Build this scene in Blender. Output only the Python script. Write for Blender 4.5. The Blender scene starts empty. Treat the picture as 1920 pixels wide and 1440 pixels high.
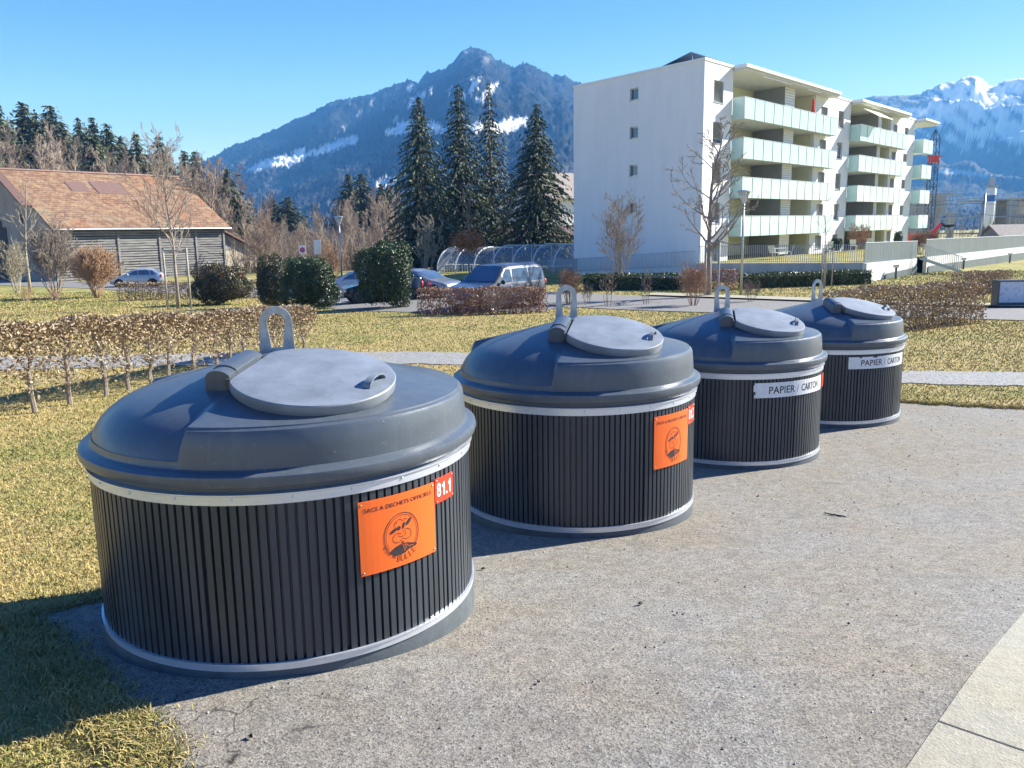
import bpy, bmesh, math, random
import numpy as np
from mathutils import Vector, Matrix
from mathutils.geometry import delaunay_2d_cdt
R=math.radians; PI=math.pi
rng=np.random.default_rng(7); random.seed(7)
S=bpy.context.scene; C=S.collection
# ---------------------------------------------------------------- camera, sky, sun, exposure
PITCH,ROLL,CH,FP=.1805,-.0153,1.9475,1573.8
cFv=np.array([0,math.cos(PITCH),-math.sin(PITCH)]); _R=np.array([1.,0,0]); _U=np.cross(_R,cFv)
cR=_R*math.cos(ROLL)+_U*math.sin(ROLL); cU=-_R*math.sin(ROLL)+_U*math.cos(ROLL)
cam=bpy.data.cameras.new('camera'); camo=bpy.data.objects.new('camera',cam); C.objects.link(camo)
cam.sensor_width=36; cam.lens=FP/1920*36; cam.clip_start=.05; cam.clip_end=30000
m=Matrix((tuple(cR),tuple(cU),tuple(-cFv))).transposed().to_4x4(); m.translation=(0,0,CH); camo.matrix_world=m
S.camera=camo
SUN_EL,SUN_AZ=30.,25.
w=bpy.data.worlds.new('World'); S.world=w; w.use_nodes=True
nt=w.node_tree; sk=nt.nodes.new('ShaderNodeTexSky'); sk.sky_type='NISHITA'; sk.sun_disc=False
sk.sun_elevation=R(SUN_EL); sk.sun_rotation=R(90-SUN_AZ); sk.altitude=900; sk.air_density=1.0; sk.dust_density=.2; sk.ozone_density=3.0
hs=nt.nodes.new('ShaderNodeHueSaturation'); hs.inputs['Saturation'].default_value=1.36; hs.inputs['Value'].default_value=.92; hs.inputs['Hue'].default_value=.524
nt.links.new(sk.outputs[0],hs.inputs['Color']); nt.links.new(hs.outputs[0],nt.nodes['Background'].inputs[0]); nt.nodes['Background'].inputs[1].default_value=.075
sl=bpy.data.lights.new('sun','SUN'); sl.energy=5.0; sl.angle=R(.5); sl.color=(.86,.93,1.05)
so=bpy.data.objects.new('sun',sl); C.objects.link(so)
sd=Vector((math.cos(R(SUN_EL))*math.cos(R(SUN_AZ)),math.cos(R(SUN_EL))*math.sin(R(SUN_AZ)),math.sin(R(SUN_EL))))
so.rotation_euler=sd.to_track_quat('Z','Y').to_euler()
S.view_settings.view_transform='Standard'; S.view_settings.look='None'; S.view_settings.gamma=1; S.view_settings.exposure=1.5
S.render.engine='CYCLES'; S.cycles.max_bounces=8; S.cycles.transparent_max_bounces=16

# ---------------------------------------------------------------- calibrated look-ups (photo pixel -> place on the terrain)
def ray(px,py): return cFv*FP+cR*(px-960)-cU*(py-720)
def smooth(a): a=np.clip(a,0,1); return a*a*(3-2*a)
_yk=[-40,3.3,5.75,8.1,10.1,12.5,20,34,58,100,200,4500]
_zR=[.12,.025,-.28,-.455,-.54,-.63,-.85,-1.33,-1.45,-1.9,-3,-8]
_zL=[.12,.025,-.28,-.455,-.54,-.63,-.85,-1.38,-2.0,-2.5,-3,-8]
def G(x,y):
    x=np.asarray(x,float); y=np.asarray(y,float); d=np.interp(y,[0,12,30],[.10,.25,1.0])
    a=sum(np.interp(y+k*d,_yk,_zR) for k in(-1,-.5,0,.5,1))/5
    b=sum(np.interp(y+k*d,_yk,_zL) for k in(-1,-.5,0,.5,1))/5
    q=x/np.maximum(y,1.)
    wl=smooth((-.05-q)/.2); z=a*(1-wl)+b*wl
    z=z+15*smooth((y-108)/60)*smooth((-x-22)/70)*(1-smooth((y-185)/90))
    return z
def g1(x,y): return float(G(x,y))
def P(px,py,Y):                      # point on the ray at depth Y
    r=ray(px,py); return Vector((r[0]/r[1]*Y,Y,CH+r[2]/r[1]*Y))
def gd(px,Y,dz=0):                   # ground point seen in column px at depth Y
    py=560
    for _ in range(6):
        p=P(px,py,Y); z=g1(p.x,p.y); py=720-FP*float(np.dot(np.array([p.x,p.y,z-CH]),cU))/float(np.dot(np.array([p.x,p.y,z-CH]),cFv))
    return Vector((p.x,p.y,z+dz))
def gp(px,py):                       # ground point under pixel
    r=ray(px,py); lo,hi=1.,400.
    for k in range(60):
        t=lo*1.15
        q=r/r[1]*t
        if CH+q[2]<g1(q[0],q[1]): hi=t; break
        lo=t
        if lo>400: break
    for k in range(40):
        t=(lo+hi)/2; q=r/r[1]*t
        if CH+q[2]<g1(q[0],q[1]): hi=t
        else: lo=t
    q=r/r[1]*lo; return Vector((q[0],q[1],g1(q[0],q[1])))

# ---------------------------------------------------------------- materials
def mat(name,col,rough=.7,metal=0,var=.12,scale=8,bump=0,bscale=60,spec=.5,col2=None,detail=6,coat=0,tint=None,stretch=None,trans=0,emit=None):
    m=bpy.data.materials.new(name); m.use_nodes=True; n=m.node_tree.nodes; l=m.node_tree.links; b=n['Principled BSDF']
    b.inputs['Roughness'].default_value=rough; b.inputs['Metallic'].default_value=metal; b.inputs['Specular IOR Level'].default_value=spec
    b.inputs['Coat Weight'].default_value=coat; b.inputs['Transmission Weight'].default_value=trans
    tc=n.new('ShaderNodeTexCoord'); mp=n.new('ShaderNodeMapping'); l.new(tc.outputs['Object'],mp.inputs[0])
    if stretch: mp.inputs['Scale'].default_value=stretch
    nz=n.new('ShaderNodeTexNoise'); nz.inputs['Scale'].default_value=scale; nz.inputs['Detail'].default_value=detail; nz.inputs['Roughness'].default_value=.6
    l.new(mp.outputs[0],nz.inputs['Vector'])
    rp=n.new('ShaderNodeValToRGB'); c=col; c2=col2
    a=rp.color_ramp.elements; a[0].position=.3; a[1].position=.7
    if c2 is None: a[0].color=(*[v*(1-var) for v in c],1); a[1].color=(*[min(1,v*(1+var)) for v in c],1)
    else: a[0].color=(*c,1); a[1].color=(*c2,1)
    l.new(nz.outputs[0],rp.inputs[0]); out=rp.outputs[0]
    if tint:
        at=n.new('ShaderNodeAttribute'); at.attribute_name='tint'
        r2=n.new('ShaderNodeValToRGB'); e=r2.color_ramp.elements; e[0].color=(*tint[0],1); e[1].color=(*tint[-1],1)
        for i,t in enumerate(tint[1:-1]): q=e.new((i+1)/(len(tint)-1)); q.color=(*t,1)
        l.new(at.outputs['Fac'],r2.inputs[0])
        mx=n.new('ShaderNodeMix'); mx.data_type='RGBA'; mx.inputs[0].default_value=.8; l.new(out,mx.inputs[6]); l.new(r2.outputs[0],mx.inputs[7]); out=mx.outputs[2]
    l.new(out,b.inputs['Base Color'])
    if bump:
        n2=n.new('ShaderNodeTexNoise'); n2.inputs['Scale'].default_value=bscale; n2.inputs['Detail'].default_value=4; l.new(mp.outputs[0],n2.inputs['Vector'])
        bp_=n.new('ShaderNodeBump'); bp_.inputs['Strength'].default_value=bump; bp_.inputs['Distance'].default_value=.02; l.new(n2.outputs[0],bp_.inputs['Height']); l.new(bp_.outputs[0],b.inputs['Normal'])
    if emit: b.inputs['Emission Color'].default_value=(*emit[0],1); b.inputs['Emission Strength'].default_value=emit[1]
    return m
def nodes(m): return m.node_tree.nodes,m.node_tree.links,m.node_tree.nodes['Principled BSDF']
def ramp(n,l,src,stops):
    r=n.new('ShaderNodeValToRGB'); e=r.color_ramp.elements
    e[0].position=stops[0][0]; e[0].color=(*stops[0][1],1); e[1].position=stops[-1][0]; e[1].color=(*stops[-1][1],1)
    for p,c in stops[1:-1]: q=e.new(p); q.color=(*c,1)
    l.new(src,r.inputs[0]); return r.outputs[0]
def noise(n,l,vec,scale,detail=5,rough=.6):
    z=n.new('ShaderNodeTexNoise'); z.inputs['Scale'].default_value=scale; z.inputs['Detail'].default_value=detail; z.inputs['Roughness'].default_value=rough; l.new(vec,z.inputs['Vector']); return z.outputs[0]
def mixc(n,l,f,a,b,mode='MIX'):
    x=n.new('ShaderNodeMix'); x.data_type='RGBA'; x.blend_type=mode
    if isinstance(f,(int,float)): x.inputs[0].default_value=f
    else: l.new(f,x.inputs[0])
    for i,v in((6,a),(7,b)):
        if isinstance(v,tuple): x.inputs[i].default_value=(*v,1)
        else: l.new(v,x.inputs[i])
    return x.outputs[2]
def bump(n,l,b,h,st,dist,prev=None):
    x=n.new('ShaderNodeBump'); x.inputs['Strength'].default_value=st; x.inputs['Distance'].default_value=dist; l.new(h,x.inputs['Height'])
    if prev: l.new(prev,x.inputs['Normal'])
    l.new(x.outputs[0],b.inputs['Normal']); return x.outputs[0]
GRASS=[(0,(.50,.38,.165)),(.45,(.42,.33,.13)),(.64,(.31,.28,.09)),(.82,(.18,.205,.055)),(1,(.09,.135,.03))]
def grass_mat(name,blade=False):
    m=bpy.data.materials.new(name); m.use_nodes=True; n,l,b=nodes(m); b.inputs['Roughness'].default_value=.85; b.inputs['Specular IOR Level'].default_value=.15
    ge=n.new('ShaderNodeNewGeometry'); pos=ge.outputs['Position']
    a=noise(n,l,pos,.35,3); c=noise(n,l,pos,2.3,5); 
    ad=n.new('ShaderNodeMath'); ad.operation='MULTIPLY_ADD'; l.new(c,ad.inputs[0]); ad.inputs[1].default_value=.9; l.new(a,ad.inputs[2])
    sx=n.new('ShaderNodeSeparateXYZ'); l.new(pos,sx.inputs[0])
    gl=n.new('ShaderNodeMapRange'); l.new(sx.outputs[1],gl.inputs[0]); gl.inputs[1].default_value=25; gl.inputs[2].default_value=60; gl.inputs[3].default_value=0; gl.inputs[4].default_value=.16
    a2=n.new('ShaderNodeMath'); l.new(ad.outputs[0],a2.inputs[0]); l.new(gl.outputs[0],a2.inputs[1])
    if blade:
        at=n.new('ShaderNodeAttribute'); at.attribute_name='tint'; tm=n.new('ShaderNodeMath'); tm.operation='MULTIPLY_ADD'; l.new(at.outputs['Fac'],tm.inputs[0]); tm.inputs[1].default_value=.75; l.new(a2.outputs[0],tm.inputs[2])
        s2=n.new('ShaderNodeMath'); s2.operation='SUBTRACT'; l.new(tm.outputs[0],s2.inputs[0]); s2.inputs[1].default_value=.37; src=s2.outputs[0]
    else:
        f=noise(n,l,pos,22,3); tm=n.new('ShaderNodeMath'); tm.operation='MULTIPLY_ADD'; l.new(f,tm.inputs[0]); tm.inputs[1].default_value=1.0; l.new(a2.outputs[0],tm.inputs[2])
        s2=n.new('ShaderNodeMath'); s2.operation='SUBTRACT'; l.new(tm.outputs[0],s2.inputs[0]); s2.inputs[1].default_value=.5; src=s2.outputs[0]
    mr=n.new('ShaderNodeMapRange'); l.new(src,mr.inputs[0]); mr.inputs[1].default_value=.55; mr.inputs[2].default_value=1.45
    col=ramp(n,l,mr.outputs[0],GRASS); l.new(col,b.inputs['Base Color'])
    if not blade:
        h=noise(n,l,pos,45,4,.8); bump(n,l,b,h,.8,.03)
    return m
M={}
M['lawn']=grass_mat('lawn_turf'); M['blade']=grass_mat('grass_blades',True)
def asphalt(name,c0,c1,warm,crack=False,grain=260):
    m=bpy.data.materials.new(name); m.use_nodes=True; n,l,b=nodes(m); b.inputs['Roughness'].default_value=.9; b.inputs['Specular IOR Level'].default_value=.3
    ge=n.new('ShaderNodeNewGeometry'); pos=ge.outputs['Position']
    v=n.new('ShaderNodeTexVoronoi'); v.inputs['Scale'].default_value=grain*.55; l.new(pos,v.inputs['Vector'])
    f=noise(n,l,pos,grain,3,.7); big=noise(n,l,pos,.9,6,.62); mid=noise(n,l,pos,12,4)
    sp=ramp(n,l,v.outputs['Color'],[(0,c0),(.45,tuple((a+b_)/2 for a,b_ in zip(c0,c1))),(1,c1)])
    col=mixc(n,l,ramp(n,l,big,[(.38,(0,0,0)),(.62,(1,1,1))]),sp,mixc(n,l,1.0,sp,warm,'MULTIPLY'))
    col=mixc(n,l,ramp(n,l,mid,[(.3,(.35,.35,.35)),(.6,(0,0,0))]),col,(c0[0]*.7,c0[1]*.7,c0[2]*.7))
    st_=noise(n,l,pos,2.6,7,.72); col=mixc(n,l,ramp(n,l,st_,[(.56,(0,0,0)),(.72,(.42,.42,.42))]),col,(c0[0]*.75,c0[1]*.74,c0[2]*.73)); col=mixc(n,l,ramp(n,l,noise(n,l,pos,1.3,5,.7),[(.55,(0,0,0)),(.75,(.3,.3,.3))]),col,(c1[0]*.95,c1[1]*.88,c1[2]*.76))
    h=mixc(n,l,.5,v.outputs['Distance'],f)
    if crack:
        dv=n.new('ShaderNodeVectorMath'); dv.operation='MULTIPLY_ADD'; nz=n.new('ShaderNodeTexNoise'); nz.inputs['Scale'].default_value=5; l.new(pos,nz.inputs['Vector'])
        l.new(nz.outputs['Color'],dv.inputs[0]); dv.inputs[1].default_value=(.25,.25,0); l.new(pos,dv.inputs[2])
        v2=n.new('ShaderNodeTexVoronoi'); v2.feature='DISTANCE_TO_EDGE'; v2.inputs['Scale'].default_value=2.6; l.new(dv.outputs[0],v2.inputs['Vector'])
        ck=ramp(n,l,v2.outputs['Distance'],[(.0,(1,1,1)),(.02,(0,0,0))])
        vd=n.new('ShaderNodeVectorMath'); vd.operation='DISTANCE'; l.new(pos,vd.inputs[0]); vd.inputs[1].default_value=(-1.35,2.75,0)
        mk=ramp(n,l,vd.outputs['Value'],[(.35,(.95,.95,.95)),(1.0,(0,0,0))])
        nk=ramp(n,l,noise(n,l,pos,7,3),[(.42,(0,0,0)),(.55,(1,1,1))]); cm=mixc(n,l,1.0,mixc(n,l,1.0,ck,mk,'MULTIPLY'),nk,'MULTIPLY'); col=mixc(n,l,cm,col,(.012,.011,.01))
    l.new(col,b.inputs['Base Color']); bump(n,l,b,h,.75,.004); return m
M['asphalt']=asphalt('worn_asphalt',(.080,.075,.067),(.40,.375,.335),(1.0,.92,.81),True,230)
M['gravel']=asphalt('pale_gravel',(.13,.13,.125),(.44,.43,.415),(1,.97,.93),grain=60)
M['road']=asphalt('road_asphalt',(.17,.165,.16),(.27,.26,.25),(1,.97,.92),grain=40)
M['concrete_kerb']=asphalt('cream_concrete',(.32,.30,.24),(.45,.425,.345),(1,.93,.84),grain=160)
def plastic():
    m=bpy.data.materials.new('grey_plastic'); m.use_nodes=True; n,l,b=nodes(m)
    tc=n.new('ShaderNodeTexCoord'); o=tc.outputs['Object']
    a=noise(n,l,o,3.5,6,.7); c=noise(n,l,o,45,3)
    col=ramp(n,l,a,[(.3,(.074,.092,.112)),(.6,(.088,.106,.128)),(.8,(.125,.14,.158))])
    mp=n.new('ShaderNodeMapping'); mp.inputs['Scale'].default_value=(5,28,28); mp.inputs['Rotation'].default_value=(0,0,.6); l.new(o,mp.inputs[0])
    sc=noise(n,l,mp.outputs[0],1.6,4,.8); col=mixc(n,l,ramp(n,l,sc,[(.62,(0,0,0)),(.8,(.35,.35,.35))]),col,(.30,.30,.29))
    col=mixc(n,l,ramp(n,l,noise(n,l,o,95,2,.4),[(.735,(0,0,0)),(.76,(.55,.55,.55))]),col,(.42,.42,.40))
    ms=n.new('ShaderNodeMapping'); ms.inputs['Scale'].default_value=(9,9,.7); l.new(o,ms.inputs[0]); col=mixc(n,l,ramp(n,l,noise(n,l,ms.outputs[0],1.5,5,.7),[(.5,(0,0,0)),(.8,(.3,.3,.3))]),col,(.20,.20,.19))
    l.new(col,b.inputs['Base Color'])
    l.new(ramp(n,l,a,[(.3,(.27,.27,.27)),(.7,(.40,.40,.40))]),b.inputs['Roughness']); b.inputs['Specular IOR Level'].default_value=.62
    bump(n,l,b,c,.06,.01); return m
M['plastic']=plastic()
M['plastic_lid']=mat('grey_lid_plastic',(.195,.218,.248),.52,var=.28,scale=5,bump=.05,bscale=70,spec=.7,detail=8)
M['slat']=mat('anthracite_slats',(.050,.058,.067),.34,var=.25,scale=2.5,spec=.5,stretch=(3,3,.5))
M['plinth']=mat('plinth_grey',(.085,.10,.11),.55,var=.3,scale=6,bump=.1)
M['steel']=mat('brushed_steel',(.70,.73,.78),.3,.55,var=.1,scale=14,stretch=(1,1,20),bump=.04)
M['galv']=mat('galvanised_steel',(.42,.45,.48),.45,.8,var=.25,scale=24,bump=.05)
M['rust']=mat('rusty_steel',(.30,.25,.2),.6,.5,col2=(.45,.42,.38),scale=9)
M['orange']=mat('orange_plate',(.95,.155,.02),.38,var=.05,scale=4)
M['redplate']=mat('red_plate',(.72,.055,.018),.35,var=.05)
M['whiteplate']=mat('white_plate',(.78,.78,.76),.4,var=.06,scale=20)
M['ink']=mat('black_ink',(.03,.022,.025),.6,var=.1)
M['white']=mat('white_paint',(.8,.8,.78),.5,var=.03)
M['black']=mat('black_rubber',(.02,.02,.02),.7,var=.2)
def plaster():
    m=bpy.data.materials.new('white_render_plaster'); m.use_nodes=True; n,l,b=nodes(m); b.inputs['Roughness'].default_value=.9; b.inputs['Specular IOR Level'].default_value=.2
    tc=n.new('ShaderNodeTexCoord'); o=tc.outputs['Object']; mp=n.new('ShaderNodeMapping'); mp.inputs['Scale'].default_value=(1,1,.12); l.new(o,mp.inputs[0])
    a=noise(n,l,mp.outputs[0],1.3,6,.65); c=noise(n,l,o,.25,3)
    col=ramp(n,l,a,[(.3,(.78,.785,.79)),(.55,(.84,.84,.84)),(.8,(.86,.86,.86))]); col=mixc(n,l,ramp(n,l,c,[(.4,(0,0,0)),(.8,(.18,.18,.18))]),col,(.66,.68,.68))
    l.new(col,b.inputs['Base Color']); bump(n,l,b,noise(n,l,o,60,3),.15,.01); return m
M['plaster']=plaster()
M['cream']=mat('cream_plaster',(.72,.72,.52),.85,var=.05,scale=1)
M['slab']=mat('pale_concrete_slab',(.62,.63,.57),.8,var=.08,scale=2)
M['frost']=mat('frosted_mint_glass',(.50,.69,.65),.16,var=.05,scale=.6,spec=.6)
M['glass']=mat('window_glass',(.07,.11,.17),.06,var=.3,scale=.7,spec=1.0)
M['shutter']=mat('grey_shutter',(.30,.31,.32),.5,var=.08,scale=2)
M['screen']=mat('grey_screen_panel',(.30,.31,.32),.6,var=.1,scale=1)
M['alu']=mat('aluminium_rail',(.5,.51,.52),.35,.7,var=.08)
M['darkmetal']=mat('dark_metal',(.10,.105,.11),.45,.6,var=.15)
M['concrete']=mat('weathered_concrete',(.34,.33,.31),.85,col2=(.56,.55,.52),scale=1.1,detail=9,bump=.15,stretch=(1,1,.3))
M['whitewall']=mat('bright_concrete',(.56,.55,.5),.8,col2=(.72,.71,.66),scale=.5,detail=8,bump=.1)
M['fencepanel']=mat('grey_fence_panel',(.125,.155,.165),.5,.3,var=.22,scale=1.1,stretch=(3,3,.2))
M['bark']=mat('grey_brown_bark',(.19,.15,.12),.9,col2=(.36,.30,.24),scale=5,bump=.3,bscale=30)
M['barkpale']=mat('pale_bark',(.26,.22,.15),.9,col2=(.44,.39,.29),scale=3)
M['twig']=mat('brown_twigs',(.20,.135,.10),.9,col2=(.34,.25,.19),scale=.8)
M['twigred']=mat('reddish_twigs',(.30,.17,.10),.9,col2=(.50,.33,.20),scale=1)
M['twiggrey']=mat('woodland_twigs',(.21,.155,.115),.95,col2=(.40,.32,.24),scale=.35)
M['beech']=mat('dry_beech_leaves',(.2,.12,.07),.75,tint=[(.14,.09,.05),(.28,.195,.11),(.46,.35,.21),(.60,.49,.33)])
M['beechred']=mat('brown_red_leaves',(.2,.1,.06),.75,tint=[(.13,.06,.045),(.27,.14,.09),(.38,.22,.14),(.47,.33,.22)])
M['orangeleaf']=mat('orange_leaves',(.36,.15,.05),.75,tint=[(.22,.08,.03),(.42,.18,.06),(.55,.3,.12)])
M['laurel']=mat('laurel_leaves',(.03,.06,.015),.5,tint=[(.012,.028,.010),(.028,.06,.014),(.06,.11,.02),(.15,.19,.04)],spec=.6)
M['laurelred']=mat('bronze_laurel_leaves',(.05,.05,.015),.5,tint=[(.015,.028,.010),(.03,.055,.014),(.10,.10,.025),(.24,.10,.04)],spec=.6)
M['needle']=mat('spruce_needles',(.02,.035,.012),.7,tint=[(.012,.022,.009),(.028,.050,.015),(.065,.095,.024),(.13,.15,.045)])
M['needlefar']=mat('conifer_needles',(.03,.045,.015),.75,tint=[(.018,.032,.014),(.045,.07,.022),(.09,.11,.035),(.16,.16,.06)])
M['ivy']=mat('hedge_green_leaves',(.04,.07,.015),.5,tint=[(.02,.04,.01),(.05,.09,.02),(.11,.16,.035),(.19,.22,.06)])
M['wood']=mat('weathered_boards',(.10,.095,.09),.85,col2=(.36,.345,.33),scale=1.6,detail=9,stretch=(.5,6,9),bump=.25)
M['darkwood']=mat('dark_timber',(.06,.05,.045),.85,var=.4,scale=3)
M['stake']=mat('round_wood_stakes',(.38,.33,.26),.8,var=.25,scale=7)
M['beige']=mat('beige_plaster',(.47,.41,.31),.9,var=.1,scale=.8)
M['gable']=mat('dusty_gable_plaster',(.36,.30,.25),.9,var=.15,scale=.8)
def roofmat():
    m=bpy.data.materials.new('clay_roof_tiles'); m.use_nodes=True; n,l,b=nodes(m); b.inputs['Roughness'].default_value=.85
    tc=n.new('ShaderNodeTexCoord'); o=tc.outputs['Object']; mp=n.new('ShaderNodeMapping'); mp.inputs['Rotation'].default_value=(R(-90),0,0); l.new(o,mp.inputs[0])
    br=n.new('ShaderNodeTexBrick'); br.inputs['Scale'].default_value=1; br.inputs['Brick Width'].default_value=.42; br.inputs['Row Height'].default_value=.21; br.inputs['Mortar Size'].default_value=.022
    br.inputs['Color1'].default_value=(.31,.17,.095,1); br.inputs['Color2'].default_value=(.20,.105,.06,1); br.inputs['Mortar'].default_value=(.10,.05,.035,1); l.new(mp.outputs[0],br.inputs['Vector'])
    a=noise(n,l,o,1.5,6,.7); c=noise(n,l,o,.22,4)
    col=mixc(n,l,ramp(n,l,a,[(.45,(0,0,0)),(.62,(.8,.8,.8))]),br.outputs[0],(.37,.25,.14)); col=mixc(n,l,ramp(n,l,a,[(.3,(.75,.75,.75)),(.42,(0,0,0))]),col,(.17,.09,.06))
    col=mixc(n,l,ramp(n,l,c,[(.55,(0,0,0)),(.66,(.55,.55,.55))]),col,(.40,.15,.06))
    col=mixc(n,l,ramp(n,l,c,[(.3,(.5,.5,.5)),(.42,(0,0,0))]),col,(.27,.25,.16))
    l.new(col,b.inputs['Base Color']); bump(n,l,b,br.outputs['Fac'],.5,.03); return m
M['tiles']=roofmat()
M['metalroof']=mat('brown_corrugated_sheet',(.22,.13,.10),.6,.2,var=.15,scale=4)
M['roofgrey']=mat('grey_brown_tiles',(.30,.25,.21),.8,var=.3,scale=4)
M['hazeblue']=None

# ---------------------------------------------------------------- mesh helpers
class MB:
    def __init__(s): s.v=[]; s.f=[]
    def add(s,vs,fs):
        o=len(s.v); s.v+= [tuple(x) for x in vs]; s.f+=[tuple(i+o for i in f) for f in fs]; return s
    def box(s,a,b,T=None):
        x0,y0,z0=a; x1,y1,z1=b
        vs=[(x0,y0,z0),(x1,y0,z0),(x1,y1,z0),(x0,y1,z0),(x0,y0,z1),(x1,y0,z1),(x1,y1,z1),(x0,y1,z1)]
        if T: vs=[T(v) for v in vs]
        return s.add(vs,[(0,3,2,1),(4,5,6,7),(0,1,5,4),(1,2,6,5),(2,3,7,6),(3,0,4,7)])
    def prism(s,poly,y0,y1,T=None,inset=None):    # polygon in (x,z), extruded along y
        n=len(poly); vs=[(x,y0,z) for x,z in poly]+[(x,y1,z) for x,z in poly]
        if T: vs=[T(v) for v in vs]
        return s.add(vs,[tuple(range(n))[::-1],tuple(range(n,2*n))]+[(i,(i+1)%n,n+(i+1)%n,n+i) for i in range(n)])
    def tube(s,pts,rs,n=8,caps=True):
        pts=[Vector(p) for p in pts]
        if not hasattr(rs,'__len__'): rs=[rs]*len(pts)
        o=len(s.v); k=len(pts)
        for i,p in enumerate(pts):
            d=(pts[min(i+1,k-1)]-pts[max(i-1,0)]).normalized()
            a=d.orthogonal().normalized() if i==0 else (a-d*a.dot(d)).normalized()
            b=d.cross(a)
            for j in range(n):
                t=2*PI*j/n; q=p+(a*math.cos(t)+b*math.sin(t))*rs[i]; s.v.append(tuple(q))
        for i in range(k-1):
            for j in range(n): s.f.append((o+i*n+j,o+i*n+(j+1)%n,o+(i+1)*n+(j+1)%n,o+(i+1)*n+j))
        if caps: s.f.append(tuple(o+j for j in range(n))[::-1]); s.f.append(tuple(o+(k-1)*n+j for j in range(n)))
        return s
    def lathe(s,prof,n=96,c=(0,0,0),close=False):
        o=len(s.v); k=len(prof)
        for r,z in prof:
            for j in range(n): t=2*PI*j/n; s.v.append((c[0]+r*math.cos(t),c[1]+r*math.sin(t),c[2]+z))
        for i in range(k if close else k-1):
            i2=(i+1)%k
            for j in range(n): s.f.append((o+i*n+j,o+i*n+(j+1)%n,o+i2*n+(j+1)%n,o+i2*n+j))
        return s
    def ball(s,c,r,n=10,sc=(1,1,1)):
        pr=[(max(1e-4,math.sin(PI*i/n)*r),-math.cos(PI*i/n)*r) for i in range(n+1)]
        o=len(s.v); s.lathe(pr,n*2)
        for i in range(o,len(s.v)):
            x,y,z=s.v[i]; s.v[i]=(c[0]+x*sc[0],c[1]+y*sc[1],c[2]+z*sc[2])
        return s
    def build(s,name,m,parent=None,smooth=False,loc=None,tint=None):
        me=bpy.data.meshes.new(name); me.from_pydata(s.v,[],s.f); me.update()
        if smooth:
            me.polygons.foreach_set('use_smooth',[True]*len(me.polygons))
            if smooth!=True: me.set_sharp_from_angle(angle=R(smooth))
        me.materials.append(m); return link(name,me,parent,loc)
def link(name,me,parent=None,loc=None):
    o=bpy.data.objects.new(name,me); C.objects.link(o)
    if parent: o.parent=parent
    if loc is not None: o.location=loc
    return o
def npmesh(name,V,F,m,parent=None,tint=None,loc=None,smooth=False):
    V=np.asarray(V,np.float32); F=np.asarray(F,np.int32); k=F.shape[1]
    me=bpy.data.meshes.new(name); me.vertices.add(len(V)); me.vertices.foreach_set('co',V.ravel())
    me.loops.add(F.size); me.loops.foreach_set('vertex_index',F.ravel()); me.polygons.add(len(F))
    me.polygons.foreach_set('loop_start',np.arange(0,F.size,k,dtype=np.int32)); me.polygons.foreach_set('loop_total',np.full(len(F),k,np.int32))
    if smooth: me.polygons.foreach_set('use_smooth',np.ones(len(F),bool))
    me.update(calc_edges=True)
    if tint is not None:
        a=me.attributes.new('tint','FLOAT','POINT'); a.data.foreach_set('value',np.asarray(tint,np.float32))
    me.materials.append(m); return link(name,me,parent,loc)
def tag(o,label=None,cat=None,group=None,kind=None):
    if label: o['label']=label
    if cat: o['category']=cat
    if group: o['group']=group
    if kind: o['kind']=kind
    return o
def root(name,loc,label,cat,group=None,rz=0,scale=None):
    o=bpy.data.objects.new(name,None); C.objects.link(o); o.location=loc; o.rotation_euler=(0,0,rz)
    if scale: o.scale=scale
    return tag(o,label,cat,group)
def copy_tree(o,parent=None):
    c=o.copy(); C.objects.link(c); c.parent=parent
    for ch in list(o.children): copy_tree(ch,c)
    return c
def clone(o,loc,rz,label,group=None,scale=None):
    c=copy_tree(o); c.location=loc; c.rotation_euler=(0,0,rz)
    if scale: c.scale=scale if hasattr(scale,'__len__') else (scale,)*3
    c['label']=label
    if group: c['group']=group
    return c
def quads(Pn,su,sv,tilt=1.,fold=0,dirs=None,flat=0):     # random leaf quads centred on Pn (N,3); sizes su,sv arrays
    n=len(Pn); a=rng.normal(size=(n,3)) if dirs is None else dirs+rng.normal(size=(n,3))*tilt
    a/=np.linalg.norm(a,axis=1)[:,None]+1e-9
    b=rng.normal(size=(n,3)); b-= (b*a).sum(1)[:,None]*a; b/=np.linalg.norm(b,axis=1)[:,None]+1e-9
    su=np.broadcast_to(su,(n,))[:,None]; sv=np.broadcast_to(sv,(n,))[:,None]
    V=np.stack([Pn-a*su,Pn-b*sv,Pn+a*su,Pn+b*sv],1).reshape(-1,3)
    return V,np.arange(4*n).reshape(n,4)
def cat(*L):
    V=[];F=[];T=[];o=0
    for v,f,t in L: V.append(v);F.append(f+o);T.append(t);o+=len(v)
    return np.concatenate(V),np.concatenate(F),np.concatenate(T)
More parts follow.
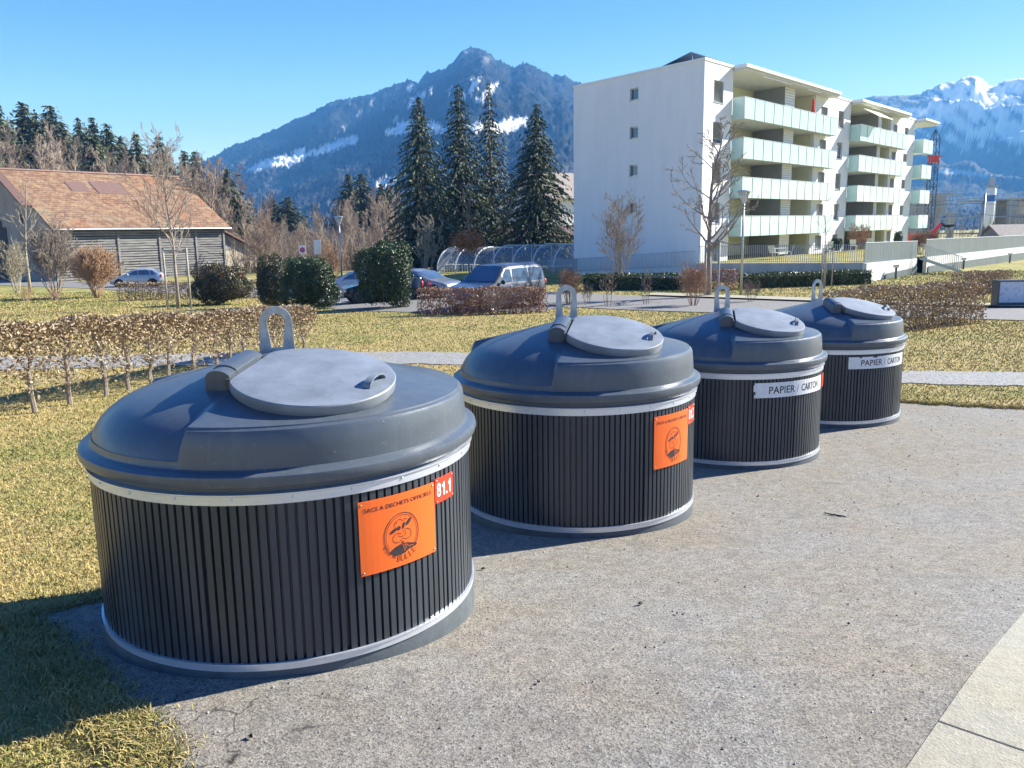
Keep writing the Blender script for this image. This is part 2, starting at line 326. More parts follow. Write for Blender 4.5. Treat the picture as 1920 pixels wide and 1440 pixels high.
def poly_sheet(name,pts,m,off,step,label=None,jit=0,kind='structure',sub=None,zf=None):
    P2=[]
    n=len(pts)
    for i in range(n):
        a=np.array(pts[i][:2],float); b=np.array(pts[(i+1)%n][:2],float); k=max(1,int(np.linalg.norm(b-a)/(sub or step)))
        for j in range(k):
            q=a+(b-a)*j/k
            if jit and j: q=q+rng.normal(size=2)*jit
            P2.append(q)
    A=np.array(P2); x0,y0=A.min(0); x1,y1=A.max(0)
    gx,gy=np.meshgrid(np.arange(x0+step/2,x1,step),np.arange(y0+step/2,y1,step)); Q=np.stack([gx.ravel(),gy.ravel()],1)
    ins=np.zeros(len(Q),bool)
    for i in range(len(A)):
        a=A[i]; b=A[(i+1)%len(A)]
        c=((a[1]>Q[:,1])!=(b[1]>Q[:,1])); 
        with np.errstate(all='ignore'): xx=(b[0]-a[0])*(Q[:,1]-a[1])/(b[1]-a[1])+a[0]
        ins^= c&(Q[:,0]<xx)
    Q=Q[ins]
    vs=[Vector(p) for p in A]+[Vector(p) for p in Q]
    r=delaunay_2d_cdt(vs,[],[list(range(len(A)))],1,1e-5)
    vv=np.array([tuple(v) for v in r[0]]); z=(G(vv[:,0],vv[:,1]) if zf is None else zf(vv[:,0],vv[:,1]))+off
    me=bpy.data.meshes.new(name); me.from_pydata([(a[0],a[1],b) for a,b in zip(vv,z)],[],[tuple(f) for f in r[2]]); me.update()
    for p in me.polygons:
        if p.normal.z<0: p.flip()
    me.materials.append(m); o=link(name,me); o['kind']=kind
    return o
def text_faces(s,size,bold=0.0,sp=1.0,align='CENTER'):
    cu=bpy.data.curves.new('t','FONT'); cu.body=s; cu.size=size; cu.offset=bold*size; cu.space_character=sp; cu.align_x=align; cu.align_y='CENTER'; cu.fill_mode='FRONT'; cu.resolution_u=3
    o=bpy.data.objects.new('t',cu); C.objects.link(o); dg=bpy.context.evaluated_depsgraph_get(); me=bpy.data.meshes.new_from_object(o.evaluated_get(dg))
    vs=[(v.co.x,v.co.y) for v in me.vertices]; fs=[tuple(p.vertices) for p in me.polygons]
    bpy.data.objects.remove(o); bpy.data.curves.remove(cu); bpy.data.meshes.remove(me); return vs,fs
# ---------------------------------------------------------------- ground, roads, paths
def inside(pts,Q):
    A=np.array([p[:2] for p in pts],float); ins=np.zeros(len(Q),bool)
    for i in range(len(A)):
        a=A[i]; b=A[(i+1)%len(A)]; c=((a[1]>Q[:,1])!=(b[1]>Q[:,1]))
        with np.errstate(all='ignore'): xx=(b[0]-a[0])*(Q[:,1]-a[1])/(b[1]-a[1])+a[0]
        ins^= c&(Q[:,0]<xx)
    return ins
def axis(seg): 
    o=[]
    for a,b,s in seg: o+=list(np.arange(a,b,s))
    return np.array(o+[seg[-1][1]])
xs=axis([(-3600,-400,400),(-400,-120,20),(-120,-40,4),(-40,-12,.8),(-12,14,.22),(14,45,.8),(45,120,4),(120,400,20),(400,6000,400)])
ys=axis([(-400,-30,30),(-30,-4,4),(-4,1,.5),(1,22,.22),(22,75,.8),(75,180,3),(180,400,20),(400,4400,400)])
X,Y=np.meshgrid(xs,ys); nx=len(xs)
V=np.stack([X.ravel(),Y.ravel(),G(X.ravel(),Y.ravel())],1)
i=np.arange(len(ys)-1)[:,None]*nx+np.arange(nx-1)[None]; i=i.ravel()
F=np.stack([i,i+1,i+nx+1,i+nx],1)
lawn=npmesh('lawn',V,F,M['lawn'],smooth=True); lawn['kind']='structure'
KD=np.array([.672,.741]); K0=np.array([1.446,2.754]); KN=np.array([.741,-.672])
def kp(t,o=0): q=K0+KD*t+KN*o; return (q[0],q[1])
PAD=[(-1.22,.6),(-1.27,2.5),(-1.36,2.85),(-1.69,3.16),(-2.11,3.63),(-2.70,4.25),(-2.43,4.62),(-2.0,5.35),(-.75,7.5),(.9,9.9),(2.6,12.1),(3.9,12.55),(5.71,11.9),(7.0,11.25),(8.6,10.7),kp(8.5,.2),kp(-3,.2)]
poly_sheet('asphalt_pad',PAD,M['asphalt'],.022,.22,jit=.011,sub=.09)
poly_sheet('concrete_kerb',[kp(-3),kp(11.2),kp(11.2,.55),kp(-3,.55)],M['concrete_kerb'],.030,.25)
poly_sheet('street',[kp(-3,.55),kp(13,.55),kp(13,7),kp(-3,7)],M['road'],.012,.4)
J=MB()
for t in (.27,2.27,4.27,6.27,8.27):
    a=kp(t);b=kp(t,.55);c=kp(t+.009,.55);d=kp(t+.009)
    zz=[g1(*p)+.0315 for p in(a,b,c,d)]; J.add([(*a,zz[0]),(*b,zz[1]),(*c,zz[2]),(*d,zz[3])],[(0,1,2,3)])
jo=J.build('kerb_joints',M['black']); jo['kind']='structure'
def strip(cl,wd):
    cl=np.array(cl,float); wd=np.broadcast_to(wd,(len(cl),)); d=np.gradient(cl,axis=0); d/=np.linalg.norm(d,axis=1)[:,None]; n=np.stack([-d[:,1],d[:,0]],1)
    return [tuple(p) for p in cl+n*wd[:,None]/2]+[tuple(p) for p in (cl-n*wd[:,None]/2)[::-1]]
PATH=strip([(-24,17.4),(-13,18.5),(-7,18.9),(-2,18.5),(1.5,17.5),(4.4,15.7),(6.8,14.5),(8.8,14.05),(14,12.8),(22,10.6)],[2.6,2.6,2.4,2.2,2.0,1.7,1.55,1.7,1.8,1.8])
poly_sheet('gravel_path',PATH,M['gravel'],.014,.4,jit=.06,sub=.15)
ROAD=strip([(34,15),(24,23.5),(17.2,29.2),(10,34.7),(3.5,40),(-8,49.5),(-20,60),(-33,71.5),(-60,90)],[7,7,6.5,7,7.2,7.2,7,7,7])
poly_sheet('road',ROAD,M['road'],.03,1.0)
PARK=[gd(640,37.6),gd(800,34.6),gd(1020,34.2),gd(1060,37.2),gd(1040,43),gd(700,52),gd(560,50),gd(590,42)]
poly_sheet('parking_area',PARK,M['road'],.022,.8)
SW=strip([(40,16.5),(28,26),(20.2,32.2),(13.4,37.6),(7,42.6)],[1.6]*5)
poly_sheet('pavement',SW,M['concrete_kerb'],.10,.8)

# ---------------------------------------------------------------- grass blades on the lawn near the camera
def blades():
    N=640000; q=rng.uniform(-.9,.9,N); u=rng.random(N); y=2.0*(62/2.0)**(u**.88)
    x=q*y; Q=np.stack([x,y],1)
    near=inside(PAD,Q+rng.normal(size=(N,2))*.045)|inside(PATH,Q+rng.normal(size=(N,2))*.05)|inside(ROAD,Q)|inside(PARK,Q)|(((Q-K0)@KN>-.02)&(Q[:,1]<15))
    Q=Q[~near]
    A=np.array([p[:2] for p in PAD]); A=A[:15]; sg=rng.integers(0,14,42000); tt=rng.random(42000)[:,None]; E_=A[sg]+(A[sg+1]-A[sg])*tt+rng.normal(size=(42000,2))*.05+.04*np.sin(tt*23+sg[:,None]); E_=E_[((E_-K0)@KN)<-.1]; n0=len(Q); Q=np.concatenate([Q,E_]); n=len(Q)
    cl=rng.random(n)<.55; Q[cl]+=rng.normal(size=(cl.sum(),2))*.0
    d=np.linalg.norm(Q,axis=1); z=G(Q[:,0],Q[:,1])
    z[n0:]+=.016
    s=.6+d/9; a=rng.uniform(0,2*PI,n); h=rng.uniform(.012,.034,n)*(.75+d/30); h[n0:]*=1.35; wv=rng.uniform(.0020,.0042,n)*s
    ln=rng.uniform(.3,1.9,n)*h; b=rng.uniform(0,2*PI,n)
    B=np.stack([Q[:,0],Q[:,1],z-.004],1); w=np.stack([np.cos(a)*wv,np.sin(a)*wv,0*a],1)
    L=np.stack([np.cos(b)*ln,np.sin(b)*ln,h],1); Mi=np.stack([np.cos(b)*ln*.35,np.sin(b)*ln*.35,h*.72],1)
    V=np.stack([B-w,B+w,B+Mi+w*.7,B+L,B+Mi-w*.7],1).reshape(-1,3); o=np.arange(n)[:,None]*5
    F=np.concatenate([o+np.array([[0,1,2]]),o+np.array([[0,2,4]]),o+np.array([[4,2,3]])])
    t=np.repeat(np.clip(rng.beta(1.3,1.6,n),0,1),5)
    g=npmesh('grass',V,F,M['blade'],tint=t); g['kind']='stuff'; g['label']='short dry and green grass on the lawn around the containers'; g['category']='grass'
blades()

# ---------------------------------------------------------------- waste containers
RB=.95
def cylmap(v,thc,zc,r): th=thc+v[0]/r; return (r*math.cos(th),r*math.sin(th),zc+v[1])
def cyl_plate(mb,th0,th1,z0,z1,r,t=.004,n=14):
    o=len(mb.v)
    for k in range(n+1):
        th=th0+(th1-th0)*k/n; c,s=math.cos(th),math.sin(th)
        mb.v+=[(r*c,r*s,z0),(r*c,r*s,z1),((r+t)*c,(r+t)*s,z1),((r+t)*c,(r+t)*s,z0)]
    for k in range(n):
        a=o+4*k; b=a+4
        mb.f+=[(a+3,b+3,b+2,a+2),(a+2,b+2,b+1,a+1),(a,a+1,b+1,b),(a,b,b+3,a+3)]
    mb.f+=[(o,o+3,o+2,o+1),(o+4*n,o+4*n+1,o+4*n+2,o+4*n+3)]; return mb
def plan_text(s,size,bold,x,y,width=None,shear=0):
    vs,fs=text_faces(s,size,bold)
    xs_=[v[0] for v in vs]; w0=max(xs_)-min(xs_); cx=(max(xs_)+min(xs_))/2; k=(width/w0) if width else 1
    return [((v[0]-cx)*k+x+v[1]*shear,v[1]+y) for v in vs],fs
def arc_text(s,size,bold,rad,a0,a1):
    out=MB()
    for k,ch in enumerate(s):
        if ch==' ': continue
        a=a0+(a1-a0)*(k+.5)/len(s); vs,fs=plan_text(ch,size,bold,0,0)
        out.add([(rad*math.cos(a)+(-v[0]*math.sin(a)+v[1]*-math.cos(a))*1,rad*math.sin(a)+(v[0]*math.cos(a)-v[1]*math.sin(a)),0) for v in vs],fs)
    return [(v[0],v[1]) for v in out.v],out.f
def stroke(pts,w):
    p=np.array(pts,float); d=np.gradient(p,axis=0); d/=np.linalg.norm(d,axis=1)[:,None]+1e-9; n=np.stack([-d[:,1],d[:,0]],1)*w/2
    n_=len(p); return [tuple(q) for q in p+n]+[tuple(q) for q in p-n],[(i,i+1,n_+i+1,n_+i) for i in range(n_-1)]
def ell(cx,cy,rx,ry,a0=0,a1=360,n=40,rot=0):
    t=[R(a0+(a1-a0)*i/n) for i in range(n+1)]; c,s=math.cos(rot),math.sin(rot)
    return [(cx+rx*math.cos(a)*c-ry*math.sin(a)*s,cy+rx*math.cos(a)*s+ry*math.sin(a)*c) for a in t]
def put(mb,vf,thc,zc,r): vs,fs=vf; return mb.add([cylmap(v,thc,zc,r) for v in vs],fs)
def fillp(pts):          # filled outline, fan from its middle in strips
    cx=sum(p[0] for p in pts)/len(pts); cy=sum(p[1] for p in pts)/len(pts); n=len(pts)
    return [(cx,cy)]+list(pts),[(0,1+i,1+(i+1)%n) for i in range(n)]
def make_container():
    r=root('waste_container',(0,0,0),'x','waste container','waste containers in a row on the asphalt')
    MB().lathe([(.967,-.5),(.967,.0),(.963,.045),(.958,.072)],128).build('plinth',M['plinth'],r,60)
    W=MB(); n=150; pts=[]
    for k in range(n):
        a0=2*PI*k/n; wd=2*PI/n; e=.68 if k%15 else .5
        j=rng.normal()*.0006
        for f,rr in((.0,.958+j),(e,.958+j),(e+.03,.934),(.97,.934)): pts.append((a0+wd*f,rr))
    for z in(.085,.834):
        for a,rr in pts: W.v.append((rr*math.cos(a),rr*math.sin(a),z))
    q=len(pts); W.f=[(i,(i+1)%q,q+(i+1)%q,q+i) for i in range(q)]
    W.build('slatted_wall',M['slat'],r)
    b=MB().lathe([(.955,.069),(.966,.069),(.966,.094),(.971,.098),(.971,.104),(.955,.104)],128)
    b.build('steel_band',M['steel'],r,40)
    b=MB().lathe([(.955,.826),(.965,.826),(.965,.862),(.975,.868),(.975,.874),(.945,.874)],128)
    for k in range(24):
        a=2*PI*(k+.3)/24; b.ball((.966*math.cos(a),.966*math.sin(a),.852),.006,6)
    b.build('steel_band',M['steel'],r,40)
    # dome
    N=288; rl=[.94,.94,.938,.932,.922,.908,.89,.86,.82,.77,.70,.60,.48,.36,.24,.12,.0]
    zc=lambda rr:.192+.21*(1-rr/.93)
    zb=lambda rr:zc(rr)-.19+.19*max(0,1-(max(rr-.3,0)/.64)**5)**.5
    D=MB(); D.lathe([(.948,-.085),(.948,-.04),(.975,-.052),(.992,-.045),(1.0,-.022),(.996,0),(.98,.010),(.955,.012),(.944,.02)],N)
    D.v=[(x,y,z+.955) for x,y,z in D.v]; o=len(D.v)
    for i,rr in enumerate(rl[:-1]):
        for j in range(N):
            t=2*PI*j/N; tg=math.degrees(t)%360; dd=min(abs((tg-321+180)%360-180),abs((tg-223+180)%360-180)); ins=not(223<tg<321)
            wv=float(smooth(np.array(.5+(dd if ins else -dd)/2.6)))
            back=(.944,.02) if i==0 else (rr,[0,.03,.05][i] if i<3 else zb(rr))
            zp=zc(.93); fr=[(.944,.02),(.939,zp*.5),(.932,zp-.026),(.925,zp-.010),(.910,zp-.001)]
            f=fr[i] if i<5 else (rr,zc(rr))
            a=back[0]*(1-wv)+f[0]*wv; z=back[1]*(1-wv)+f[1]*wv; D.v.append((a*math.cos(t),a*math.sin(t),.955+z))
    for i in range(len(rl)-2):
        for j in range(N): D.f.append((o+i*N+j,o+i*N+(j+1)%N,o+(i+1)*N+(j+1)%N,o+(i+1)*N+j))
    c=len(D.v); D.v.append((0,0,.955+.395)); b0=o+(len(rl)-2)*N
    for j in range(N): D.f.append((b0+j,b0+(j+1)%N,c))
    D.build('dome',M['plastic'],r,32)
    # lid in its tilted frame
    al=R(12); cx=Vector((.49,.045,.955+zc(.495)+.044)); ps=R(53); dx=Vector((math.cos(al),0,-math.sin(al))); dz=Vector((math.sin(al),0,math.cos(al)))
    dy=Vector((0,1,0)); ex=dx*math.cos(ps)+dy*math.sin(ps); ey=dy*math.cos(ps)-dx*math.sin(ps)
    T=lambda v: tuple(cx+ex*v[0]+ey*v[1]+dz*v[2])
    L=MB(); rings=[(.35,-.060),(.375,-.056),(.384,-.043),(.386,-.004),(.382,.002),(.372,.003),(.30,.005),(.15,.007)]
    n=120
    for rr,z in rings:
        for j in range(n): a=2*PI*j/n; L.v.append(T((max(rr*math.cos(a),-.315-.001*rr),rr*math.sin(a),z)))
    for i in range(len(rings)-1):
        for j in range(n): L.f.append((i*n+j,i*n+(j+1)%n,(i+1)*n+(j+1)%n,(i+1)*n+j))
    L.v.append(T((0,0,.009))); L.f+=[((len(rings)-1)*n+j,(len(rings)-1)*n+(j+1)%n,len(L.v)-1) for j in range(n)]
    lid=L.build('lid',M['plastic_lid'],r,35)
    H=MB()
    hp=[(.30-.01*math.cos(t),-.08*math.cos(t),.003+.036*math.sin(t)) for t in np.linspace(0,PI,15)]
    for s_ in(-.011,.011): pass
    o=0
    for k,(x,y,z) in enumerate(hp):
        wd=.013+.006*abs(math.cos(PI*k/14)); H.v+=[T((x-wd,y,z)),T((x+wd,y,z)),T((x+wd,y,z+.007)),T((x-wd,y,z+.007))]
    for k in range(14):
        a=4*k;b_=a+4
        for i in range(4): H.f.append((a+i,a+(i+1)%4,b_+(i+1)%4,b_+i))
    hd=H.build('handle',M['plastic_lid'],lid,40)
    # hinge housing
    hg=MB(); prof=[(-.462,-.085)]+[(-.392+.07*math.cos(t),-.026+.048*math.sin(t)) for t in np.linspace(PI,PI*.36,12)]+[(-.342,.008),(-.334,-.03),(-.35,-.085)]
    hg.prism([(x,z) for x,z in prof],-.175,.15,T)
    prof2=[(x*1.0-.002*(i<9),z+.006) for i,(x,z) in enumerate(prof)]
    hg.prism(prof2,-.105,.08,T)
    hg.build('hinge',M['plastic'],r,30)
    hk=MB(); hk.tube([T((-.338,-.20,-.02)),T((-.338,.17,-.02))],.012,8); 
    for y in(-.185,.15): hk.box((-.35,y-.012,-.05),(-.30,y+.012,-.005),T)
    hk.build('hinge_pin',M['darkmetal'],r)
    # lifting hook: flat stadium ring
    K=MB(); out=[];inn=[]
    for k in range(25):
        t=PI*k/24; out.append((.085*math.cos(t),.163+.085*math.sin(t))); inn.append((.047*math.cos(t),.163+.047*math.sin(t)))
    out=[(.092,-.03)]+out+[(-.092,-.03)]; 
    inn2=[(.03,.03),(.047,.055)][::-1]; inn=[(.030,.028)]+inn[:1]*0+inn+[(-.030,.028)]
    inn[1]=(.047,.163)
    out[0]=(.092,-.03)
    n=len(out); ang=R(76); cz=1.322; cxh=-.15
    for s_ in(-.009,.009):
        for (x,z) in out+inn: K.v.append((cxh+x*math.cos(ang)-s_*math.sin(ang),x*math.sin(ang)+s_*math.cos(ang),cz+z))
    q=2*n
    for i in range(n-1):
        K.f+=[(i,i+1,n+i+1,n+i),(q+i,q+n+i,q+n+i+1,q+i+1),(i,q+i,q+i+1,i+1),(n+i,n+i+1,q+n+i+1,q+n+i)]
    # bottom bar
    K.f+=[(0,n,q+n,q),(n-1,q+n-1,q+2*n-1,2*n-1)]
    x0=.092
    def kk(x,s_,z): return (cxh+x*math.cos(ang)-s_*math.sin(ang),x*math.sin(ang)+s_*math.cos(ang),cz+z)
    K.box((-x0,-.0085,-.03),(x0,.0085,.028),lambda v:kk(v[0],v[1],v[2]))
    K.build('lifting_hook',M['galv'],r,30)
    return r
def screws(mb,th0,th1,z0,z1,r):
    for th in(th0,th1):
        for z in(z0,z1): mb.ball((r*math.cos(th),r*math.sin(th),z),.0045,5)
def orange_sign(r,hd,num):
    th0,th1,z0,z1=R(-58.2)-hd,R(-32.4)-hd,.438,.782; rr=.963; thc=(th0+th1)/2; zc=(z0+z1)/2; R1=rr+.0052
    sg=cyl_plate(MB(),th0,th1,z0,z1,rr).build('sign',M['orange'],r)
    t=MB(); put(t,plan_text('SACS A DECHETS OFFICIELS',.026,.016,0,.128,.385),thc,zc,R1)
    ec=(-.0,-.022); E=lambda pts:[(x+ec[0],y+ec[1]) for x,y in pts]
    def pa(vf): vs,fs=vf; put(t,(E(vs),fs),thc,zc,R1)
    pa(arc_text('VILLE DE',.019,.02,.108,R(200),R(250)))
    t.build('lettering',M['ink'],sg)
    b=MB()
    vf=arc_text('BULLE',.043,.0,.114,R(254),R(312)); put(b,(E(vf[0]),vf[1]),thc,zc,R1)
    b.build('lettering',M['ink'],sg)
    vf=arc_text('BULLE',.043,-.022,.114,R(254),R(312)); b=MB(); put(b,(E(vf[0]),vf[1]),thc,zc,R1+.0008)
    if b.f: b.build('lettering_fill',M['orange'],sg)
    e=MB()
    def pe(vf,dr=0): vs,fs=vf; put(e,(E(vs),fs),thc,zc,R1+dr)
    pe(stroke(ell(0,0,.098,.102,-50,232,60),.0035)); pe(stroke(ell(0,0,.088,.092,-38,218,60),.0022))
    pe(stroke(ell(-.025,-.012,.027,.022,40,330,24),.0028)); pe(stroke(ell(.026,-.004,.027,.024,-150,140,24),.0028))   # cheeks
    pe(stroke(ell(0,.002,.022,.012,180,400,16),.0024)); pe(fillp(ell(-.047,.026,.021,.0085,0,360,14,.45))); pe(fillp(ell(.040,.052,.022,.009,0,360,14,.75)))
    pe(fillp(ell(-.018,.033,.012,.010,0,360,10,.2))); pe(fillp(ell(.010,.040,.007,.017,0,360,10,-.3)))
    pe(stroke([(-.036,.040),(-.042,.056),(-.034,.066)],.0026)); pe(stroke([(.012,.062),(.022,.072),(.030,.066)],.0026)); pe(stroke(ell(-.012,.058,.018,.016,10,190,14),.0024))
    pe(fillp(ell(.002,-.038,.007,.005,0,360,10)))
    bust=[(-.072,-.074),(-.06,-.062),(-.04,-.052),(-.015,-.046),(.005,-.044),(.028,-.046),(.05,-.054),(.074,-.060),(.088,-.066),(.080,-.076),(.06,-.078),(.035,-.082),(.015,-.092),(-.015,-.097),(-.045,-.092)]
    pe(fillp(bust))
    e.build('emblem',M['ink'],sg)
    e=MB()
    for pts in([(-.002,-.050),(.010,-.058),(.004,-.066),(.014,-.074),(.006,-.082)],[(.020,-.048),(.026,-.060),(.040,-.066),(.062,-.067)],[(.012,-.050),(.02,-.062),(.016,-.072)]): put(e,(E(stroke(pts,.0026)[0]),stroke(pts,.0026)[1]),thc,zc,R1+.0008)
    e.build('emblem_highlight',M['orange'],sg)
    s=MB(); screws(s,th0+.014,th1-.014,z0+.014,z1-.014,R1); s.build('screws',M['galv'],sg)
    a0,a1=R(-31.9)-hd,R(-22.3)-hd
    npl=cyl_plate(MB(),a0,a1,.668,.790,rr).build('number_plate',M['redplate'],r)
    t=MB(); pc=(a0+a1)/2
    def dg(ch,x):
        if ch=='1': vf=([(x-.004,-.032),(x+.009,-.032),(x+.009,.034),(x-.001,.034),(x-.004,.026),(x-.014,.020),(x-.014,.010),(x-.004,.014)],[(0,1,2,3,4,5,6,7)])
        elif ch=='.': vf=([(x-.006,-.032),(x+.006,-.032),(x+.006,-.02),(x-.006,-.02)],[(0,1,2,3)])
        else: vf=plan_text(ch,.094,.018,x,0,.034)
        put(t,vf,pc,.729,R1)
    for ch,x in zip(num,(-.052,-.010,.016,.046)): dg(ch,x)
    t.build('lettering',M['white'],npl)
    s=MB(); screws(s,a0+.012,a1-.012,.678,.780,R1); s.build('screws',M['galv'],npl)
def white_sign(r,hd,th0,th1,z0,z1,torn):
    a0,a1=R(th0)-hd,R(th1)-hd; rr=.963; R1=rr+.005
    b=MB()
    if torn:
        cyl_plate(b,a0,a1,z0+.055,z1-.02,rr,n=24); cyl_plate(b,a0+.012,a1,z1-.02,z1,rr,n=20); cyl_plate(b,a0+.022,a1,z0+.028,z0+.055,rr,n=20); cyl_plate(b,a0+.008,a1,z0,z0+.028,rr,n=24)
    else:
        cyl_plate(b,a0,a1,z0,z1-.012,rr,n=24)
        w=a1-a0
        for f0,f1 in((0,.14),(.17,.33),(.40,1)): cyl_plate(b,a0+w*f0,a0+w*f1,z1-.012,z1,rr,n=8)
    sg=b.build('sign',M['whiteplate'],r)
    w=(a1-a0)*rr; t=MB()
    put(t,plan_text('PAPIER',.088,.010,-.5*w+.155+.15,-.004,.30),(a0+a1)/2,(z0+z1)/2,R1)
    put(t,plan_text('CARTON',.088,.010,-.5*w+.54+.165,-.004,.31),(a0+a1)/2,(z0+z1)/2,R1)
    put(t,plan_text('/',.088,-.004,-.5*w+.495,-.004),(a0+a1)/2,(z0+z1)/2,R1)
    t.build('lettering',M['ink'],sg)
    s=MB(); screws(s,a0+.025,a1-.02,z0+.012,z1-.03,R1); s.build('screws',M['galv'],sg)
def k_(z,zz,s): return (z-zz)/s
BINS=[(-1.1945,4.3504,0,R(-64),1.0,'nearest grey domed waste container, orange sign with red 81.1 plate'),
      (.5208,6.7685,-.30,R(-65),1.15,'second grey domed waste container from the camera, orange sign and cut-off red plate'),
      (2.3731,9.0381,-.47,R(-64),1.15,'third grey domed waste container, torn white PAPIER / CARTON sign and red plate at its edge'),
      (4.1666,11.0695,-.55,R(-52),1.15,'farthest grey domed waste container, small white PAPIER / CARTON sign, by the gravel path')]
proto=make_container()
conts=[]
for i,(x,y,z,h,s,lab) in enumerate(BINS):
    c=proto if i==0 else copy_tree(proto); conts.append(c)
    c.location=(x,y,z); c.rotation_euler=(0,0,h); c.scale=(1,1,s); c['label']=lab
orange_sign(conts[0],BINS[0][3],'81.1'); orange_sign(conts[1],BINS[1][3],'81.2')
white_sign(conts[2],BINS[2][3],-90.5,-33,.665,.795,True); white_sign(conts[3],BINS[3][3],-93.5,-37,.672,.80,False)
cyl_plate(MB(),R(-30)-BINS[2][3],R(-21)-BINS[2][3],.67,.79,.963).build('number_plate',M['redplate'],conts[2])

# small litter on the asphalt
def twig(px,py,L,a,lab,m):
    p=gp(px,py); b=MB(); n=6
    b.tube([(math.cos(a)*L*(t/n-.5),math.sin(a)*L*(t/n-.5)+.006*math.sin(t*2),.012+.004*math.sin(t*3)) for t in range(n+1)],[.004+.003*math.sin(PI*t/n) for t in range(n+1)],6)
    o=b.build('twig',m,None,True,(p.x,p.y,p.z+.018)); tag(o,lab,'twig')
twig(1565,972,.17,-.6,'short dark twig lying on the open asphalt right of the containers',M['darkwood'])
twig(1422,935,.05,1.2,'tiny pale wood chip on the asphalt near the third container',M['stake'])
def leaf(px,py,s,a,lab,m):
    p=gp(px,py); b=MB(); pts=[(math.cos(t)*s*(1+.2*math.sin(3*t)),math.sin(t)*s*.6) for t in np.linspace(0,2*PI,12,endpoint=False)]
    V=[(0,0,.004)]+[(x*math.cos(a)-y*math.sin(a),x*math.sin(a)+y*math.cos(a),.012+.006*math.sin(4*x/s)) for x,y in pts]
    b.add(V,[(0,1+i,1+(i+1)%12) for i in range(12)]); o=b.build('fallen_leaf',m,None,False,(p.x,p.y,p.z+.022)); tag(o,lab,'leaf')
leaf(1200,1142,.022,.5,'dry brown leaf on the asphalt right of the nearest container',M['darkwood'])
leaf(1268,1160,.012,1.5,'small grey chip of leaf on the bare asphalt',M['stake'])
# ---------------------------------------------------------------- plants: generators
def grow(base,h,spread,nb,levels,r0,seed,upright=.6,bend=.25,first=.3,sides=4,stems=1,lean=.1,ratio=.55,minr=.004,tips=None,kids=4):
    """bare tree: tapering limbs; returns V,F of one mesh"""
    rg=random.Random(seed); V=[];F=[]
    def limb(p,d,L,r,lv):
        n=max(3,5-lv) if lv else 9; pts=[p.copy()]; q=p.copy(); dd=d.copy(); rr=[r]
        for i in range(n):
            dd=(dd+Vector((rg.gauss(0,1),rg.gauss(0,1),rg.gauss(0,.6)))*bend*(.35 if lv==0 else .8)+Vector((0,0,1))*upright*.22).normalized()
            q=q+dd*L/n; pts.append(q.copy()); rr.append(max(minr,r*(1-(i+1)/n*.82)))
        o=len(V); s=sides if lv==0 else 3 if lv>1 else sides
        for i,pt in enumerate(pts):
            d2=(pts[min(i+1,n)]-pts[max(i-1,0)]).normalized()
            a=d2.orthogonal().normalized() if i==0 else (a-d2*a.dot(d2)).normalized()
            b=d2.cross(a)
            for j in range(s):
                t=2*PI*j/s; w=pt+(a*math.cos(t)+b*math.sin(t))*rr[i]; V.append((w.x,w.y,w.z))
        for i in range(n):
            for j in range(s): F.append((o+i*s+j,o+i*s+(j+1)%s,o+(i+1)*s+(j+1)%s,o+(i+1)*s+j))
        if lv>=levels: 
            if tips is not None: tips.append(pts[-1])
            return
        k=nb if lv==0 else kids
        for c in range(k):
            f=(first+(1-first)*(c+rg.random())/k) if lv==0 else (.2+.8*(c+rg.random())/k)
            x=f*n; i0=min(int(x),n-1); pt=pts[i0].lerp(pts[i0+1],x-i0); d0=(pts[i0+1]-pts[i0]).normalized()
            az=rg.random()*2*PI; pe=d0.orthogonal().normalized(); pe=Matrix.Rotation(az,3,d0)@pe
            ang=rg.uniform(.6,1.05) if lv==0 else rg.uniform(.45,.95)
            dn=(d0*math.cos(ang)+pe*math.sin(ang)).normalized()
            ll=(spread*(1-f*.62)*rg.uniform(.75,1.1)) if lv==0 else L*ratio*rg.uniform(.6,1.1)*(1-.3*f)
            limb(pt,dn,ll,max(minr,rr[i0]*(.5 if lv==0 else .6)),lv+1)
    for s in range(stems):
        a=2*PI*s/max(1,stems)+rg.random(); l=0 if stems==1 else rg.uniform(.1,1)*lean
        limb(Vector(base)+Vector((math.cos(a),math.sin(a),0))*(0 if stems==1 else .12),Vector((math.cos(a)*l,math.sin(a)*l,1)).normalized(),h*(1 if stems==1 else rg.uniform(.75,1)),r0,0)
    return V,F
def quadmesh(name,V,F,m,parent=None,loc=None): return npmesh(name,V,F,m,parent,None,loc,True)
def bare_tree(loc,label,cat_,name='bare_tree',m='bark',group=None,rz=0,clear=0,leaves=None,**k):
    r=root(name,loc,label,cat_,group,rz); V,F=grow((0,0,clear),**k); 
    quadmesh('branches',V,F,M[m],r)
    if clear:
        b=MB(); rr=k['r0']; b.tube([(0,0,-.2),(.01,0,clear*.5),(0,0,clear+.05)],[rr*1.35,rr*1.1,rr],8); b.build('trunk',M[m],r,True)
    return r
